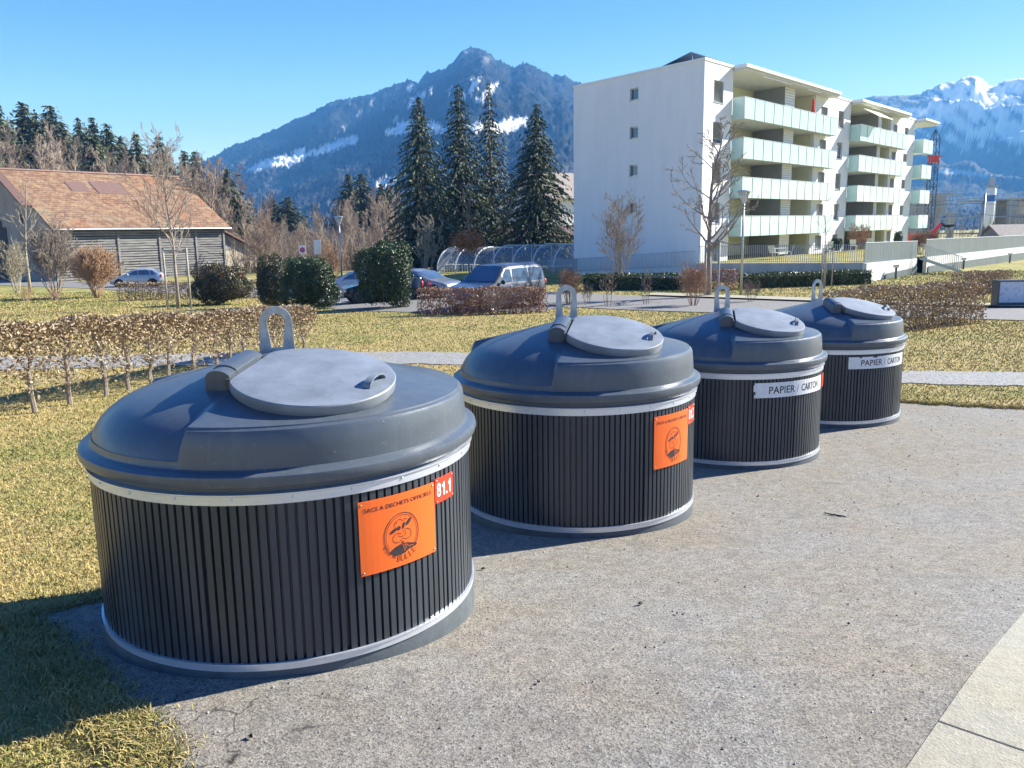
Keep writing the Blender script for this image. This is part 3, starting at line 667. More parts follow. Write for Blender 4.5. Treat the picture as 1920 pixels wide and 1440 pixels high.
def conifer(name,seed,h,rad,m,lev=44,dens=1.,droop=.35,bare=.04,parent=None,qs=1.):
    rg=np.random.default_rng(seed); Ps=[];D=[];T=[];S=[]
    stepz=h/lev
    tb=MB(); tb.tube([(0,0,-.3),(.02*h*.1,0,h*.5),(0,0,h*.995)],[rad*.075+.04,rad*.045+.02,.012],7)
    for i in range(lev):
        f=(i+rg.random()*.6)/lev; z=h*(bare+(1-bare)*f); 
        L=rad*((1-f)**.82)*(.9+.35*rg.random())+.12
        if f<.12: L*=.75+2*f
        nb=int(7+5*(1-f)); a0=rg.random()*6.28
        for b in range(nb):
            a=a0+6.28*b/nb+rg.normal()*.22; l=L*rg.uniform(.62,1.12)
            if rg.random()<.06: continue
            k=max(3,int(l/ (.17*qs)*dens)); s=(np.arange(k)+rg.random(k))/k
            zz=z+l*(.25*s-droop*s*s*1.3)-.1*s+rg.normal(size=k)*.05*qs
            x=np.cos(a)*l*s+rg.normal(size=k)*.10*qs*(.4+s); y=np.sin(a)*l*s+rg.normal(size=k)*.10*qs*(.4+s)
            Ps.append(np.stack([x,y,zz],1)); D.append(np.repeat([[math.cos(a),math.sin(a),-.35]],k,0)); S.append(.20+.13*(1-s)*l/rad*1.0)
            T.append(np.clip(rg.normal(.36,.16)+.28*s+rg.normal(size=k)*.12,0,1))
            if b%2==0:
                e=np.array([math.cos(a)*l*.9,math.sin(a)*l*.9,l*(.22-droop*1.05)]); tb.tube([(0,0,z),(e[0]*.5,e[1]*.5,z+l*.04),(e[0],e[1],z+e[2])],[.03,.018,.008],3,False)
    Pn=np.concatenate(Ps); Dn=np.concatenate(D); T=np.concatenate(T); S=np.concatenate(S)*qs*rg.uniform(.6,1.35,len(Pn)); n=len(Pn)
    # drooping sprays: long axis mixes outward and down, short axis across
    u=Dn+rg.normal(size=(n,3))*.45; u[:,2]-=rg.random(n)*1.2; u/=np.linalg.norm(u,axis=1)[:,None]
    w=np.cross(u,rg.normal(size=(n,3))); w/=np.linalg.norm(w,axis=1)[:,None]
    a=S[:,None]; V=np.stack([Pn-u*a,Pn+w*a*.34,Pn+u*a*1.05,Pn-w*a*.34],1).reshape(-1,3); F=np.arange(4*n).reshape(n,4)
    c=npmesh('crown',V,F,m,parent,np.repeat(T,4)); t=tb.build('trunk',M['bark'],parent,True); return c,t
def spruce_root(name,loc,label,group,seed,h,rad,m,scale=1,cat_='spruce tree',**k):
    r=root(name,loc,label,cat_,group); conifer(name,seed,h,rad,m,parent=r,**k); return r

def blob_bush(name,loc,label,sx,sy,h,m,n,leaf=.07,cat_='bush',seed=1,lumps=9,rz=0,group=None,rt=.0):
    rg=np.random.default_rng(seed); r=root(name,loc,label,cat_,group,rz)
    cs=rg.normal(size=(lumps,3)); cs/=np.linalg.norm(cs,axis=1)[:,None]; lr=rg.uniform(.35,.7,lumps)
    k=n*3; d=rg.normal(size=(k,3)); d/=np.linalg.norm(d,axis=1)[:,None]
    rad=.72+.0*d[:,0]
    for c,l in zip(cs,lr): rad=np.maximum(rad,.70+.32*np.exp(-((d-c)**2).sum(1)/(2*(l*.55)**2)))
    q=4.; rr=(np.abs(d[:,0])**q+np.abs(d[:,1])**q+np.abs(d[:,2])**q)**(-1/q); rr=.45*rr+.55    # boxy-round
    dep=1-np.abs(rg.normal(size=k))*.09; sp_=rg.random(k)<.07; dep[sp_]*=rg.uniform(1.02,1.16,int(sp_.sum()))
    Pn=d*(rad*rr*dep)[:,None]; Pn=Pn[:n]*np.array([sx,sy,h*.53]); Pn[:,2]+=h*.47; ok=Pn[:,2]>.02; Pn=Pn[ok]; dn=d[:n][ok]
    V,F=quads(Pn,leaf*rg.uniform(.6,1.3,len(Pn)),leaf*.5*rg.uniform(.7,1.2,len(Pn)),tilt=.75,dirs=np.cross(dn,rg.normal(size=dn.shape)))
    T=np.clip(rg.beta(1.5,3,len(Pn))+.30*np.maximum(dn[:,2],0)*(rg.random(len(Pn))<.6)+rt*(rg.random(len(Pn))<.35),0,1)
    npmesh('foliage',V,F,m,r,np.repeat(T,4))
    b=MB(); b.ball((0,0,h*.47),1,14,(sx*.62,sy*.62,h*.36)); b.build('inner_twigs',M['darkwood'],r,True)
    return r
def hedge(name,pts,h,w,label,m,dens,leaf,stem_every=.45,seed=1,cat_='hedge',twm='twig',open_=0.,sag=.04,stems=True,twigs=18,zb=0.,core=False,h2=None,sr=1.):
    """clipped hedge along a polyline of ground points"""
    rg=np.random.default_rng(seed); P_=[np.array(p) for p in pts]; r=root(name,tuple(P_[0]),label,cat_); O=P_[0]
    seg=[(P_[i],P_[i+1]) for i in range(len(P_)-1)]; LV=[];tb=MB();V=[];F=[];T=[];o=0
    Lt=sum(np.linalg.norm((b-a)[:2]) for a,b in seg)
    acc=0
    for a,b in seg:
        L=np.linalg.norm((b-a)[:2]); d=(b-a)/L; nn=np.array([-d[1],d[0],0]); n=int(dens*L*h)
        s=rg.random(n)*L; cl=.5+.5*np.sin(s*2*PI/stem_every*.5+seed)*np.sin(s*1.7+2)
        if open_>0:    # sparse low, dense on top
            v=rg.beta(1.0+2.4*open_,1.0+.2*(1-open_),n); mk=rg.random(n)<.34; v[mk]=rg.beta(9,1.2,int(mk.sum()))
        else: v=rg.random(n)
        t=rg.choice([-1,1],n)*(.5-np.abs(rg.normal(size=n))*.13)
        top=rg.random(n)<.16; v=np.where(top,1-np.abs(rg.normal(size=n))*.05,v); t=np.where(top,rg.uniform(-.5,.5,n),t)
        hs_=(s/Lt if len(seg)==1 else s*0+0); hh=(h if h2 is None else h+(h2-h)*(s+acc)/Lt)*(1+sag*np.sin(s*1.3+seed)+.03*np.sin(s*4.1)+rg.normal(size=n)*.022)
        wv=w*(1+.10*np.sin(s*2.3+1))
        Q=a-O+d*s[:,None]+nn*(t*wv)[:,None]; Q[:,2]=(G(a[0]+d[0]*s+nn[0]*0,a[1]+d[1]*s)-O[2])+zb+hh*v
        v_,f_=quads(Q,leaf*rg.uniform(.55,1.3,n),leaf*.52*rg.uniform(.6,1.2,n)); V.append(v_);F.append(f_+o);o+=len(v_); T.append(np.repeat(np.clip(rg.beta(2,2.2,n)+.12*top,0,1),4)); acc0=acc; acc+=L
        if stems:
            k=0; x=.1; H0=h
            while x<L:
                h=H0 if h2 is None else H0+(h2-H0)*(x+acc0)/Lt
                p=a-O+d*x; p[2]=float(G(a[0]+d[0]*x,a[1]+d[1]*x))-O[2]+zb
                q=[p+np.array([0,0,-.1])]
                for j in range(1,6): q.append(p+np.array([rg.normal()*.035,rg.normal()*.035,h*.93*j/5]))
                tb.tube([tuple(z) for z in q],[.028*sr,.024*sr,.02*sr,.017*sr,.012*sr,.006],6,False)
                for j in range(twigs):
                    z0=rg.uniform(.22,.98)*h; i0=min(int(z0/h/.93*5),4); c=q[i0]+(q[i0+1]-q[i0])*.5; c=np.array([c[0],c[1],p[2]+z0])
                    e=c+d*rg.normal()*stem_every*.42+nn*rg.normal()*w*.28+np.array([0,0,rg.uniform(.02,.22)*h]); e[2]=min(e[2],p[2]+h*1.02); mid=(c+e)/2+rg.normal(size=3)*.03
                    tb.tube([tuple(c),tuple(mid),tuple(e)],[.008,.006,.003],3,False)
                x+=stem_every*rg.uniform(.75,1.25); h=H0
    npmesh('leaves',np.concatenate(V),np.concatenate(F),m,r,np.concatenate(T))
    if stems: tb.build('stems',M[twm],r)
    if core:
        cb=MB()
        for a,b in seg:
            L=np.linalg.norm((b-a)[:2]); d=(b-a)/L; nn=np.array([-d[1],d[0],0])*w*.3; k0=len(cb.v)
            for i in range(13):
                p=a-O+d*L*i/12; p[2]=float(G(a[0]+d[0]*L*i/12,a[1]+d[1]*L*i/12))-O[2]
                for q_,z in((p-nn,-.1),(p-nn,h*.78),(p+nn,h*.78),(p+nn,-.1)): cb.v.append((q_[0],q_[1],p[2]+z))
            for i in range(12):
                k=k0+4*i; cb.f+=[(k,k+4,k+5,k+1),(k+1,k+5,k+6,k+2),(k+2,k+6,k+7,k+3)]
        cb.build('inner_twigs',M['darkwood'],r)
    return r

# ---------------------------------------------------------------- hedges and bushes
A=np.array([-7.13,12.2]); B=np.array([-5.0,20.9])
def g3(p): return (float(p[0]),float(p[1]),g1(p[0],p[1]))
hedge('hedge',[g3(A+(B-A)*-.25),g3(A+(B-A)*.35),g3(B)],1.42,.34,'thin brown clipped hedge with bare gnarled stems left of the nearest container',M['beech'],1300,.036,.72,3,open_=.8,twm='bark',twigs=85,sag=.02,h2=1.06,sr=1.5)
hedge('hedge',[g3((8.1,21.25)),g3((10.9,23.3)),g3((14.3,25.75))],1.22,.7,'dense brown leafless hedge along the lawn behind the farthest container',M['beech'],1300,.042,.30,5,twm='twiggrey',twigs=26)
hedge('hedge',[gd(1795,38.8),gd(1883,41.8)],1.05,.7,'short brown hedge piece on the slope left of the white panel',M['beech'],900,.055,.4,6)
hedge('hedge',[gd(786,33.6),gd(900,33.2),gd(1024,33.9)],1.03,.6,'reddish brown clipped hedge in front of the parked van',M['beechred'],1500,.045,.36,7)
hedge('hedge',[gd(222,50),gd(300,50.5),gd(372,51)],1.05,.6,'low pale brown hedge in front of the small blue-grey car',M['beech'],800,.055,.5,8)
hedge('hedge',[gd(404,50.5),gd(500,51.5)],1.05,.6,'pale brown hedge seen between the bronze bush and the green bushes',M['beech'],800,.055,.5,9)
hedge('hedge',[gd(1282,45.6),gd(1383,45.2)],1.12,.8,'rust brown clipped hedge block at the corner of the white building',M['beechred'],1100,.055,.5,10)
hedge('hedge',[gd(1390,46.5),gd(1500,47.6),gd(1626,49.2)],.82,.9,'long low green hedge under the terrace railing',M['ivy'],1500,.06,.5,11,stems=False,core=True)
hedge('hedge',[gd(1095,47.5),gd(1180,47),gd(1281,46.4)],.9,.9,'low green hedge with gaps below the bare bush at the white end wall',M['ivy'],1200,.06,.5,12,stems=False,core=True)
blob_bush('laurel_bush',gd(415,44.3),'wide bronze tipped evergreen bush beside the staked tree',1.68,1.2,2.15,M['laurelred'],13000,.055,seed=3,rt=.4,lumps=12)
blob_bush('laurel_bush',gd(516,41.2),'smaller dark evergreen bush touching the left of the middle bush',1.05,1.0,2.6,M['laurelred'],9000,.055,seed=4,rt=.15)
blob_bush('laurel_bush',gd(583,39.4),'round dark green evergreen bush left of the street lamp',1.52,1.3,2.8,M['laurel'],15000,.055,seed=5)
blob_bush('laurel_bush',gd(728,38.0),'tallest round evergreen bush right of the dark parked car',1.55,1.35,3.25,M['laurel'],17000,.055,seed=6)
# bare shrubs
def shrub(px,Y,h,w,label,m='twig',stems=9,seed=1,name='bare_shrub',r0=.02,levels=3,nb=6,lean=.5,kids=4,up=.7,minr=.005):
    return bare_tree(gd(px,Y),label,'shrub',name,m,h=h,spread=w,nb=nb,levels=levels,r0=r0,seed=seed,stems=stems,lean=lean,upright=up,bend=.16,first=.25,sides=3,ratio=.6,kids=kids,minr=minr)
shrub(33,62,3.7,1.5,'pale bare shrub at the left edge before the barn gable','barkpale',16,21,r0=.03,lean=.45,minr=.012)
shrub(106,55,4.9,2.0,'large bare spreading shrub in front of the barn corner','bark',18,22,r0=.035,lean=.7,minr=.014,nb=8)
shrub(183,54.5,2.9,1.9,'wide rust coloured bare shrub left of the blue-grey car','twigred',44,23,r0=.018,lean=.72,minr=.013)
shrub(103,50,.8,.3,'tiny bare shrub on the grass below the large spreading shrub','twigred',6,24,levels=2,minr=.008)
shrub(50,51,.9,.5,'tiny brown shrub on the grass at the foot of the slender tree','twigred',6,25,levels=2,minr=.008)
shrub(1165,47,5.2,1.9,'tall bare many stemmed bush against the white end wall','bark',12,26,r0=.03,lean=.34,nb=8,minr=.009)
shrub(1068,37.5,1.55,.6,'rounded brown bare shrub just right of the parked van','twigred',24,27,r0=.01,lean=.55,minr=.006)
shrub(1140,36.5,1.9,.4,'thin upright bare shrub beside the road, second right of the van','twig',6,28,r0=.014,lean=.25,levels=2,minr=.006)
shrub(1212,37,1.55,.32,'narrow bare shrub standing alone at the road edge','twig',6,29,r0=.014,lean=.18,levels=2,minr=.006)
shrub(1300,36,1.75,.7,'broad red-brown bare shrub at the foot of the big staked tree','twigred',24,30,r0=.011,lean=.6,minr=.006)
shrub(1408,37.5,1.0,.45,'low sparse bare shrub right of the tall street lamp','twig',14,31,r0=.008,lean=.6,levels=2,minr=.005)
shrub(1100,38,.95,.4,'small sparse bare shrub between the van and the road shrubs','twig',8,32,r0=.008,lean=.5,levels=2,minr=.005)
shrub(500,72,6.2,2.2,'big bare bush with fine stems right of the barn annex','twig',13,33,r0=.03,lean=.5,nb=8,minr=.014)
shrub(800,66,5.0,1.6,'bare ochre bush between the evergreen bush and the bicycle shelter','barkpale',9,34,r0=.03,lean=.45,minr=.012)
shrub(625,66,3.3,1.2,'rust brown bare bush behind the left street lamp','twigred',16,35,r0=.02,lean=.5,minr=.012)
# staked and single trees
def stakes(r,pos,h,rd=.04,bar=True):
    for x,y in pos: MB().tube([(x,y,-.2),(x,y,h)],rd,8).build('stake',M['stake'],r,True)
    if bar:
        b=MB(); n=len(pos)
        for i in range(n if n>2 else 1): b.tube([(*pos[i],h-.14),(*pos[(i+1)%n],h-.14)],rd*.85,6)
        b.build('crossbar',M['stake'],r,True)
t=bare_tree(gd(335,41),'young bare lawn tree held by round wooden stakes before the barn','tree',m='bark',h=5.4,spread=3.4,nb=24,levels=3,r0=.075,seed=41,clear=2.1,first=.03,upright=.7,bend=.13,minr=.011,kids=5)
stakes(t,[(-.42,-.25),(.72,-.3)],2.95,.055)
t=bare_tree(gd(57,63),'slender pale bare tree with a leaning trunk in front of the barn gable','tree',m='barkpale',h=5.4,spread=2.3,nb=13,levels=3,r0=.09,seed=42,clear=2.6,first=.05,upright=.5,bend=.14,minr=.016,kids=3)
t=bare_tree(gd(1327,41),'large bare tree with dark spreading branches between thick stakes','tree',m='bark',h=5.9,spread=3.0,nb=24,levels=3,r0=.14,seed=43,clear=1.9,first=.0,upright=.22,bend=.2,minr=.016,kids=4,ratio=.5)
stakes(t,[(-.22,-.3),(.42,-.3)],2.75,.055)
t=bare_tree(gd(1546,46),'thin young bare tree with three slim stakes by the terrace hedge','tree',m='bark',h=2.9,spread=1.1,nb=8,levels=2,r0=.03,seed=44,clear=1.8,first=.1,upright=.6,minr=.007)
stakes(t,[(-.25,-.2),(.3,-.2),(.05,.3)],2.15,.03)
t=bare_tree(gd(880,60),'bare tree with a skirt of orange leaves behind the bicycle shelter','tree',m='twig',h=5.0,spread=1.3,nb=20,levels=3,r0=.05,seed=45,clear=1.6,first=.0,upright=1.1,minr=.010,kids=4)
Q=rng.normal(size=(2600,3)); Q/=np.linalg.norm(Q,axis=1)[:,None]; Q*=rng.uniform(.5,1,(2600,1)); Q*=np.array([1.15,1.0,.75])*(1+.35*rng.normal(size=(2600,1)).clip(-1,1)); Q[:,2]+=2.7
V_,F_=quads(Q,.07,.045); npmesh('leaves',V_,F_,M['orangeleaf'],t,np.repeat(rng.random(2600),4))
# the four big spruces
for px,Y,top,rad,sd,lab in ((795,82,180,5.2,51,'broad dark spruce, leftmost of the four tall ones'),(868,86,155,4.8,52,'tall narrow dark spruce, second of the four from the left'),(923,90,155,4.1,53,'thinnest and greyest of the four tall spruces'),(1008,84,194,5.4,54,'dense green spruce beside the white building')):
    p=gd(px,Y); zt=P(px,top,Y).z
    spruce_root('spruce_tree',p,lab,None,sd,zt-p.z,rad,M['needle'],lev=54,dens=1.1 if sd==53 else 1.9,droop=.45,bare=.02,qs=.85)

# ---------------------------------------------------------------- woods
WG='bare trees of the wood behind the barn'
protos=[]
for k in range(4):
    V_,F_=grow((0,0,0),h=10,spread=3.4,nb=18,levels=3,r0=.14,seed=60+k,upright=.95,bend=.16,first=.18,sides=3,ratio=.6,minr=.019,kids=6)
    me=None; o=quadmesh('bare_woodland_tree',V_,F_,M['twiggrey']); protos.append(o)
fprot=[]
for k in range(3):
    r=root('conifer',(0,0,0),'x','conifer'); conifer('c',80+k,14,2.7,M['needlefar'],lev=40,dens=2.2,droop=.3,bare=.12,parent=r,qs=1.15); fprot.append(r)
wr=random.Random(5); usedp=set()
def wood(px,top,Y,k=None):
    p=gd(px,Y); h=P(px,top,Y).z-p.z
    if h<2.5: return
    k=wr.randrange(4) if k is None else k; s=protos[k]
    c=s if k not in usedp else s.copy()
    if k in usedp: C.objects.link(c)
    usedp.add(k); c.location=p+Vector((0,0,-.3)); f=h/10.2; c.scale=(f*wr.uniform(.85,1.25),f*wr.uniform(.85,1.25),f); c.rotation_euler=(0,0,wr.random()*6.28)
    tag(c,'bare brown tree in the mixed wood that closes the view on the left','tree',WG)
# skyline of the wood (px,top y)
sky_=[(0,225),(60,262),(120,250),(150,258),(200,262),(250,275),(300,300),(330,290),(380,300),(410,318),(450,345),(490,370),(530,392),(600,395),(650,378),(700,370),(740,372)]
def skyl(px): return float(np.interp(px,[a for a,b in sky_],[b for a,b in sky_]))
for row,(Y0,dy,n,off) in enumerate(((150,14,34,0),(128,8,34,20),(110,5,32,44))):
    for i in range(n):
        px=-30+780*(i+wr.random())/n; Y=Y0+wr.uniform(-dy,dy)
        if px>430 and row==0: Y+=10
        wood(px,skyl(max(px,0))+off*(1 if px<440 else .55)+wr.uniform(-24,20),Y)
for i in range(34): wood(430+330*(i+wr.random())/22,wr.uniform(418,446),96+wr.uniform(-4,6))
for i in range(14): wood(-20+440*(i+wr.random())/14,wr.uniform(300,350),104)
fused=set()
def fir(px,top,Y,wd,k,lab,g=None):
    p=gd(px,Y); h=P(px,top,Y).z-p.z; r=fprot[k]
    c=r if k not in fused else copy_tree(r)
    fused.add(k); c.location=p; f=h/14; e_=1.25*wr.uniform(.85,1.2); c.scale=(wd/2.7*e_,wd/2.7*e_,f); c.rotation_euler=(0,0,wr.random()*6); c['label']=lab; c['category']='conifer'
    if g: c['group']=g
FG='conifers on the wooded slope behind the barn'; FL='dark conifer among bare trees on the slope behind the barn'
for px,top,Y,wd in ((12,176,138,4.2),(-18,200,142,4),(38,230,128,4.6),(62,190,150,5.2),(85,214,146,4),(112,196,152,5.0),(134,226,140,4),(163,219,150,3.4),(189,219,152,3.6),(216,231,148,3.6),(200,262,128,4.2),(240,255,150,3.2),(272,250,140,4.0),(311,254,150,3.6),(290,300,120,3),(357,281,150,3.2),(376,282,152,3.4),(330,300,128,3.0),(20,262,118,4.0)):
    fir(px,top,Y,wd,wr.randrange(3),FL,FG)
fir(437,316,118,3.6,0,'bright green conifer above the right end of the barn roof')
fir(545,368,150,4.6,1,'low dark broad conifer in the middle of the brown wood')
fir(516,374,156,3.6,2,'dark conifer just left of the low broad one in the brown wood')
fir(660,326,170,4.2,0,'left one of the two tall conifers above the brown wood'); fir(684,324,172,4.4,1,'right one of the two tall conifers above the brown wood')
fir(720,344,175,3.2,2,'small conifer just left of the four tall spruces'); fir(735,346,172,3.0,0,'small conifer touching the leftmost tall spruce')

# leaf litter floor and brushwood of the wood
M['litter']=mat('leaf_litter',(.10,.07,.045),.95,col2=(.20,.15,.10),scale=.5,bump=.3)
poly_sheet('forest_floor',[gd(-700,101),gd(-60,101),gd(330,107),gd(430,108),gd(560,104),gd(760,100),gd(800,150),gd(760,240),gd(420,300),gd(-100,300),gd(-900,240)],M['litter'],.06,3.0)
def brush():
    rg=np.random.default_rng(77); n=26000; px=rg.uniform(-60,770,n); Yy=rg.uniform(99,165,n)
    r0=ray(0,560); r1=ray(1000,560); q=(r0[0]/r0[1])+(px/1000)*((r1[0]/r1[1])-(r0[0]/r0[1])); x=q*Yy; z=G(x,Yy)
    h=rg.uniform(1.5,5.2,n)*(1-.25*(px<300)); a=rg.uniform(0,6.28,n); w_=rg.uniform(.02,.05,n); ln=rg.normal(size=(n,2))*.28*h[:,None]
    B=np.stack([x,Yy,z-.2],1); W_=np.stack([np.cos(a)*w_,np.sin(a)*w_,0*a],1); Tt=B+np.stack([ln[:,0],ln[:,1],h],1); Mi=B+np.stack([ln[:,0]*.3,ln[:,1]*.3,h*.55],1)
    V=np.stack([B-W_,B+W_,Mi+W_*.7,Tt+W_*.3,Tt-W_*.3,Mi-W_*.7],1).reshape(-1,3); o=np.arange(n)[:,None]*6
    F=np.concatenate([o+np.array([[0,1,2,5]]),o+np.array([[5,2,3,4]])]); b=npmesh('brushwood',V,F,M['twiggrey']); tag(b,'tangled brown brushwood under the bare trees behind the barn','brushwood',None,'stuff')
brush()
# ---------------------------------------------------------------- white apartment block (plan is slightly skewed, as seen)
bd_=np.array([.6489555,.76082637]); bl_=np.array([-.60505421,.79618428]); bc=np.array([12.907,57.6]); BZ=-.3
def BT(v):   # (s along street front, q into the house, z)
    p=bd_*v[0]+bl_*v[1]; return (p[0],p[1],v[2]-BZ+.0055*v[0])
def bbox_(mb,s0,s1,q0,q1,z0,z1): return mb.box((s0,q0,z0),(s1,q1,z1),BT)
blk=root('apartment_building',(bc[0],bc[1],BZ),'white five storey apartment block with frosted green glass balconies','building')
FL=2.67; RAIL=[10.74-FL*k for k in range(4)]
def holed(mb,a0,a1,z0,z1,holes,mk,dep):
    """flat wall with recessed openings; mk(a,depth,z) gives the point"""
    A_=sorted({a0,a1,*[h[0] for h in holes],*[h[1] for h in holes]}); Z_=sorted({z0,z1,*[h[2] for h in holes],*[h[3] for h in holes]})
    for i in range(len(A_)-1):
        for j in range(len(Z_)-1):
            a=(A_[i]+A_[i+1])/2; z=(Z_[j]+Z_[j+1])/2
            if any(h[0]<a<h[1] and h[2]<z<h[3] for h in holes): continue
            mb.add([mk(A_[i],0,Z_[j]),mk(A_[i+1],0,Z_[j]),mk(A_[i+1],0,Z_[j+1]),mk(A_[i],0,Z_[j+1])],[(0,1,2,3)])
    for h in holes:
        c=[(h[0],h[2]),(h[1],h[2]),(h[1],h[3]),(h[0],h[3])]
        for k in range(4):
            p,q=c[k],c[(k+1)%4]; mb.add([mk(p[0],0,p[1]),mk(q[0],0,q[1]),mk(q[0],dep,q[1]),mk(p[0],dep,p[1])],[(0,3,2,1)])
W=MB(); DEP=12.9; ZT=12.72
colA=[(1.35,2.75,11.65-FL*k-1.4,11.65-FL*k) for k in range(5)]
colS=[(20.6,22.1,11.72-FL*k-1.15,11.72-FL*k) for k in range(5)]; colB=[(24.7,26.1,11.74-FL*k-1.42,11.74-FL*k) for k in range(5)]
colS2=[(40.3,41.7,11.78-FL*k-1.15,11.78-FL*k) for k in range(5)]; colC=[(44.2,45.6,11.76-FL*k-1.35,11.76-FL*k) for k in range(5)]
fr=lambda a,d,z: BT((a,d,z))
holed(W,0,4.15,-1.2,ZT,colA,fr,.24); holed(W,19.3,27.75,-1.2,ZT,colS+colB,fr,.24); holed(W,39.5,47.8,-1.2,ZT,colS2+colC,fr,.24)
gw=[(5.97,6.8,11.02-FL*k*.995,11.83-FL*k*.995) for k in range(4)]
holed(W,-DEP,0,-2.4,ZT,[(-b,-a,c,d) for a,b,c,d in gw],lambda a,d,z: BT((d,-a,z)),.24)
q=lambda *p: W.add([BT(v) for v in p],[(0,1,2,3)])
for s0,s1 in((4.15,19.3),(27.75,39.5)):
    q((s0,0,-1.2),(s0,3,-1.2),(s0,3,ZT),(s0,0,ZT)); q((s1,3,-1.2),(s1,0,-1.2),(s1,0,ZT),(s1,3,ZT))
q((47.8,0,-1.2),(47.8,DEP,-1.2),(47.8,DEP,ZT),(47.8,0,ZT)); q((47.8,DEP,-2.4),(0,DEP,-2.4),(0,DEP,ZT),(47.8,DEP,ZT)); q((0,0,ZT),(47.8,0,ZT),(47.8,DEP,ZT),(0,DEP,ZT))
W.build('wall',M['plaster'],blk)
R_=MB(); bbox_(R_,-.06,47.86,-.06,.25,ZT,ZT+.17); bbox_(R_,-.06,.25,.25,DEP+.06,ZT,ZT+.17); bbox_(R_,47.6,47.86,.25,DEP,ZT,ZT+.17)
bbox_(R_,4.1,22.3,-1.15,-.06,ZT-.06,ZT+.14); bbox_(R_,27.7,42.6,-1.15,-.06,ZT-.06,ZT+.14); bbox_(R_,47.86,53.4,-1.15,6,ZT-.06,ZT+.14)
R_.build('roof_edge',M['white'],blk)
cv=MB()
for s0,s1,q1 in((4.16,22.2,-.02),(27.76,42.5,-.02),(47.82,53.3,5.8)): bbox_(cv,s0,s1,-1.02,q1,ZT-.24,ZT-.065)
for s0,s1 in((4.16,19.29),(27.76,39.49)): bbox_(cv,s0,s1,-.018,2.99,ZT-.24,ZT-.07)
cv.build('roof_soffit',M['slab'],blk)
def window(mk,a0,a1,z0,z1,shut):
    f=MB(); 
    for x0,x1,y0,y1 in((a0,a1,z0,z0+.07),(a0,a1,z1-.07,z1),(a0,a0+.07,z0+.07,z1-.07),(a1-.07,a1,z0+.07,z1-.07)):
        f.add([mk(x0,.16,y0),mk(x1,.16,y0),mk(x1,.16,y1),mk(x0,.16,y1),mk(x0,.22,y0),mk(x1,.22,y0),mk(x1,.22,y1),mk(x0,.22,y1)],[(0,1,2,3),(0,4,5,1),(1,5,6,2),(2,6,7,3),(3,7,4,0)])
    f.add([mk(a0-.06,-.05,z0-.05),mk(a1+.06,-.05,z0-.05),mk(a1+.06,.15,z0-.05),mk(a0-.06,.15,z0-.05),mk(a0-.06,-.05,z0+.001),mk(a1+.06,-.05,z0+.001),mk(a1+.06,.15,z0+.012),mk(a0-.06,.15,z0+.012)],[(0,1,5,4),(4,5,6,7),(0,4,7,3),(1,2,6,5),(0,3,2,1)])
    w_=f.build('window',M['alu'],blk)
    g=MB().add([mk(a0,.2,z0),mk(a1,.2,z0),mk(a1,.2,z1),mk(a0,.2,z1)],[(0,1,2,3)]).build('pane',M['glass'],w_)
    if shut>0:
        s=MB(); zb_=z1-(z1-z0)*shut; n=int((z1-zb_)/.085)
        for i in range(n):
            z=z1-(i+.5)*(z1-zb_)/n; s.add([mk(a0+.03,.12,z-.034),mk(a1-.03,.12,z-.034),mk(a1-.03,.085,z+.02),mk(a0+.03,.085,z+.02)],[(0,1,2,3)])
        s.build('shutter',M['shutter'],w_)
rw=random.Random(3)
for col,ss in((colA,[1,.8,1,.9,.6]),(colS,[1,1,1,1,1]),(colB,[1,.15,1,.4,.9]),(colS2,[.8,.5,1,.6,1]),(colC,[.3,1,1,.8,.3])):
    for h,s in zip(col,ss): window(fr,*h,s)
for h in gw: window(lambda a,d,z: BT((d,-a,z)),-h[1],-h[0],h[2],h[3],0)
# loggias
for s0,s1,b0,b1 in((4.15,19.3,13.1,14.95),(27.75,39.5,35.6,36.5)):
    for k in range(5):
        zt=(ZT-.24) if k==0 else RAIL[k-1]-1.35; zf=(RAIL[k]-1.1) if k<4 else -.3
        lw=MB(); lw.add([BT((s0+.01,2.97,zf)),BT((s1-.01,2.97,zf)),BT((s1-.01,2.97,zt)),BT((s0+.01,2.97,zt))],[(0,1,2,3)])
        lw.add([BT((s0+.012,.3,zf)),BT((s0+.012,2.97,zf)),BT((s0+.012,2.97,zt)),BT((s0+.012,.3,zt))],[(0,1,2,3)])
        lw.add([BT((s1-.012,2.97,zf)),BT((s1-.012,.3,zf)),BT((s1-.012,.3,zt)),BT((s1-.012,2.97,zt))],[(0,1,2,3)])
        lo=lw.build('loggia_wall',M['cream'],blk)
        for a,b_,zz in ((s0+1.2,s0+2.5,.9),(s0+4.0,s0+5.0,.05),(b1+1.0,b1+2.0,.05)):
            if b_<s1-.3:
                MB().box((a,2.90,zf+zz),(b_,2.96,min(zf+2.15,zt-.1)),BT).build('door_frame',M['white'],lo); MB().box((a+.12,2.885,zf+zz+.12),(b_-.12,2.898,min(zf+2.15,zt-.1)-.12),BT).build('door_glass',M['glass'],lo)
        sb=MB(); bbox_(sb,b0,b1,.05,2.9,zf,zt); so_=sb.build('screen_box',M['screen'],blk)
        fp=MB(); n=14
        for i in range(n): z=zf+(zt-zf)*(i+.1)/n; fp.box((b0-.01,.0,z),(b1+.01,.045,z+(zt-zf)/n*.82),BT)
        fp.build('screen_front',M['white'],blk)
        l=MB(); bbox_(l,s0+3.0,s0+8.0,-.95,-.88,zt-.10,zt-.04); l.build('awning_box',M['white'],blk)
        if b1>20: continue
        l=MB(); bbox_(l,s0+11.3,s0+14.0,-.95,-.88,zt-.10,zt-.04); l.build('awning_box',M['white'],blk)
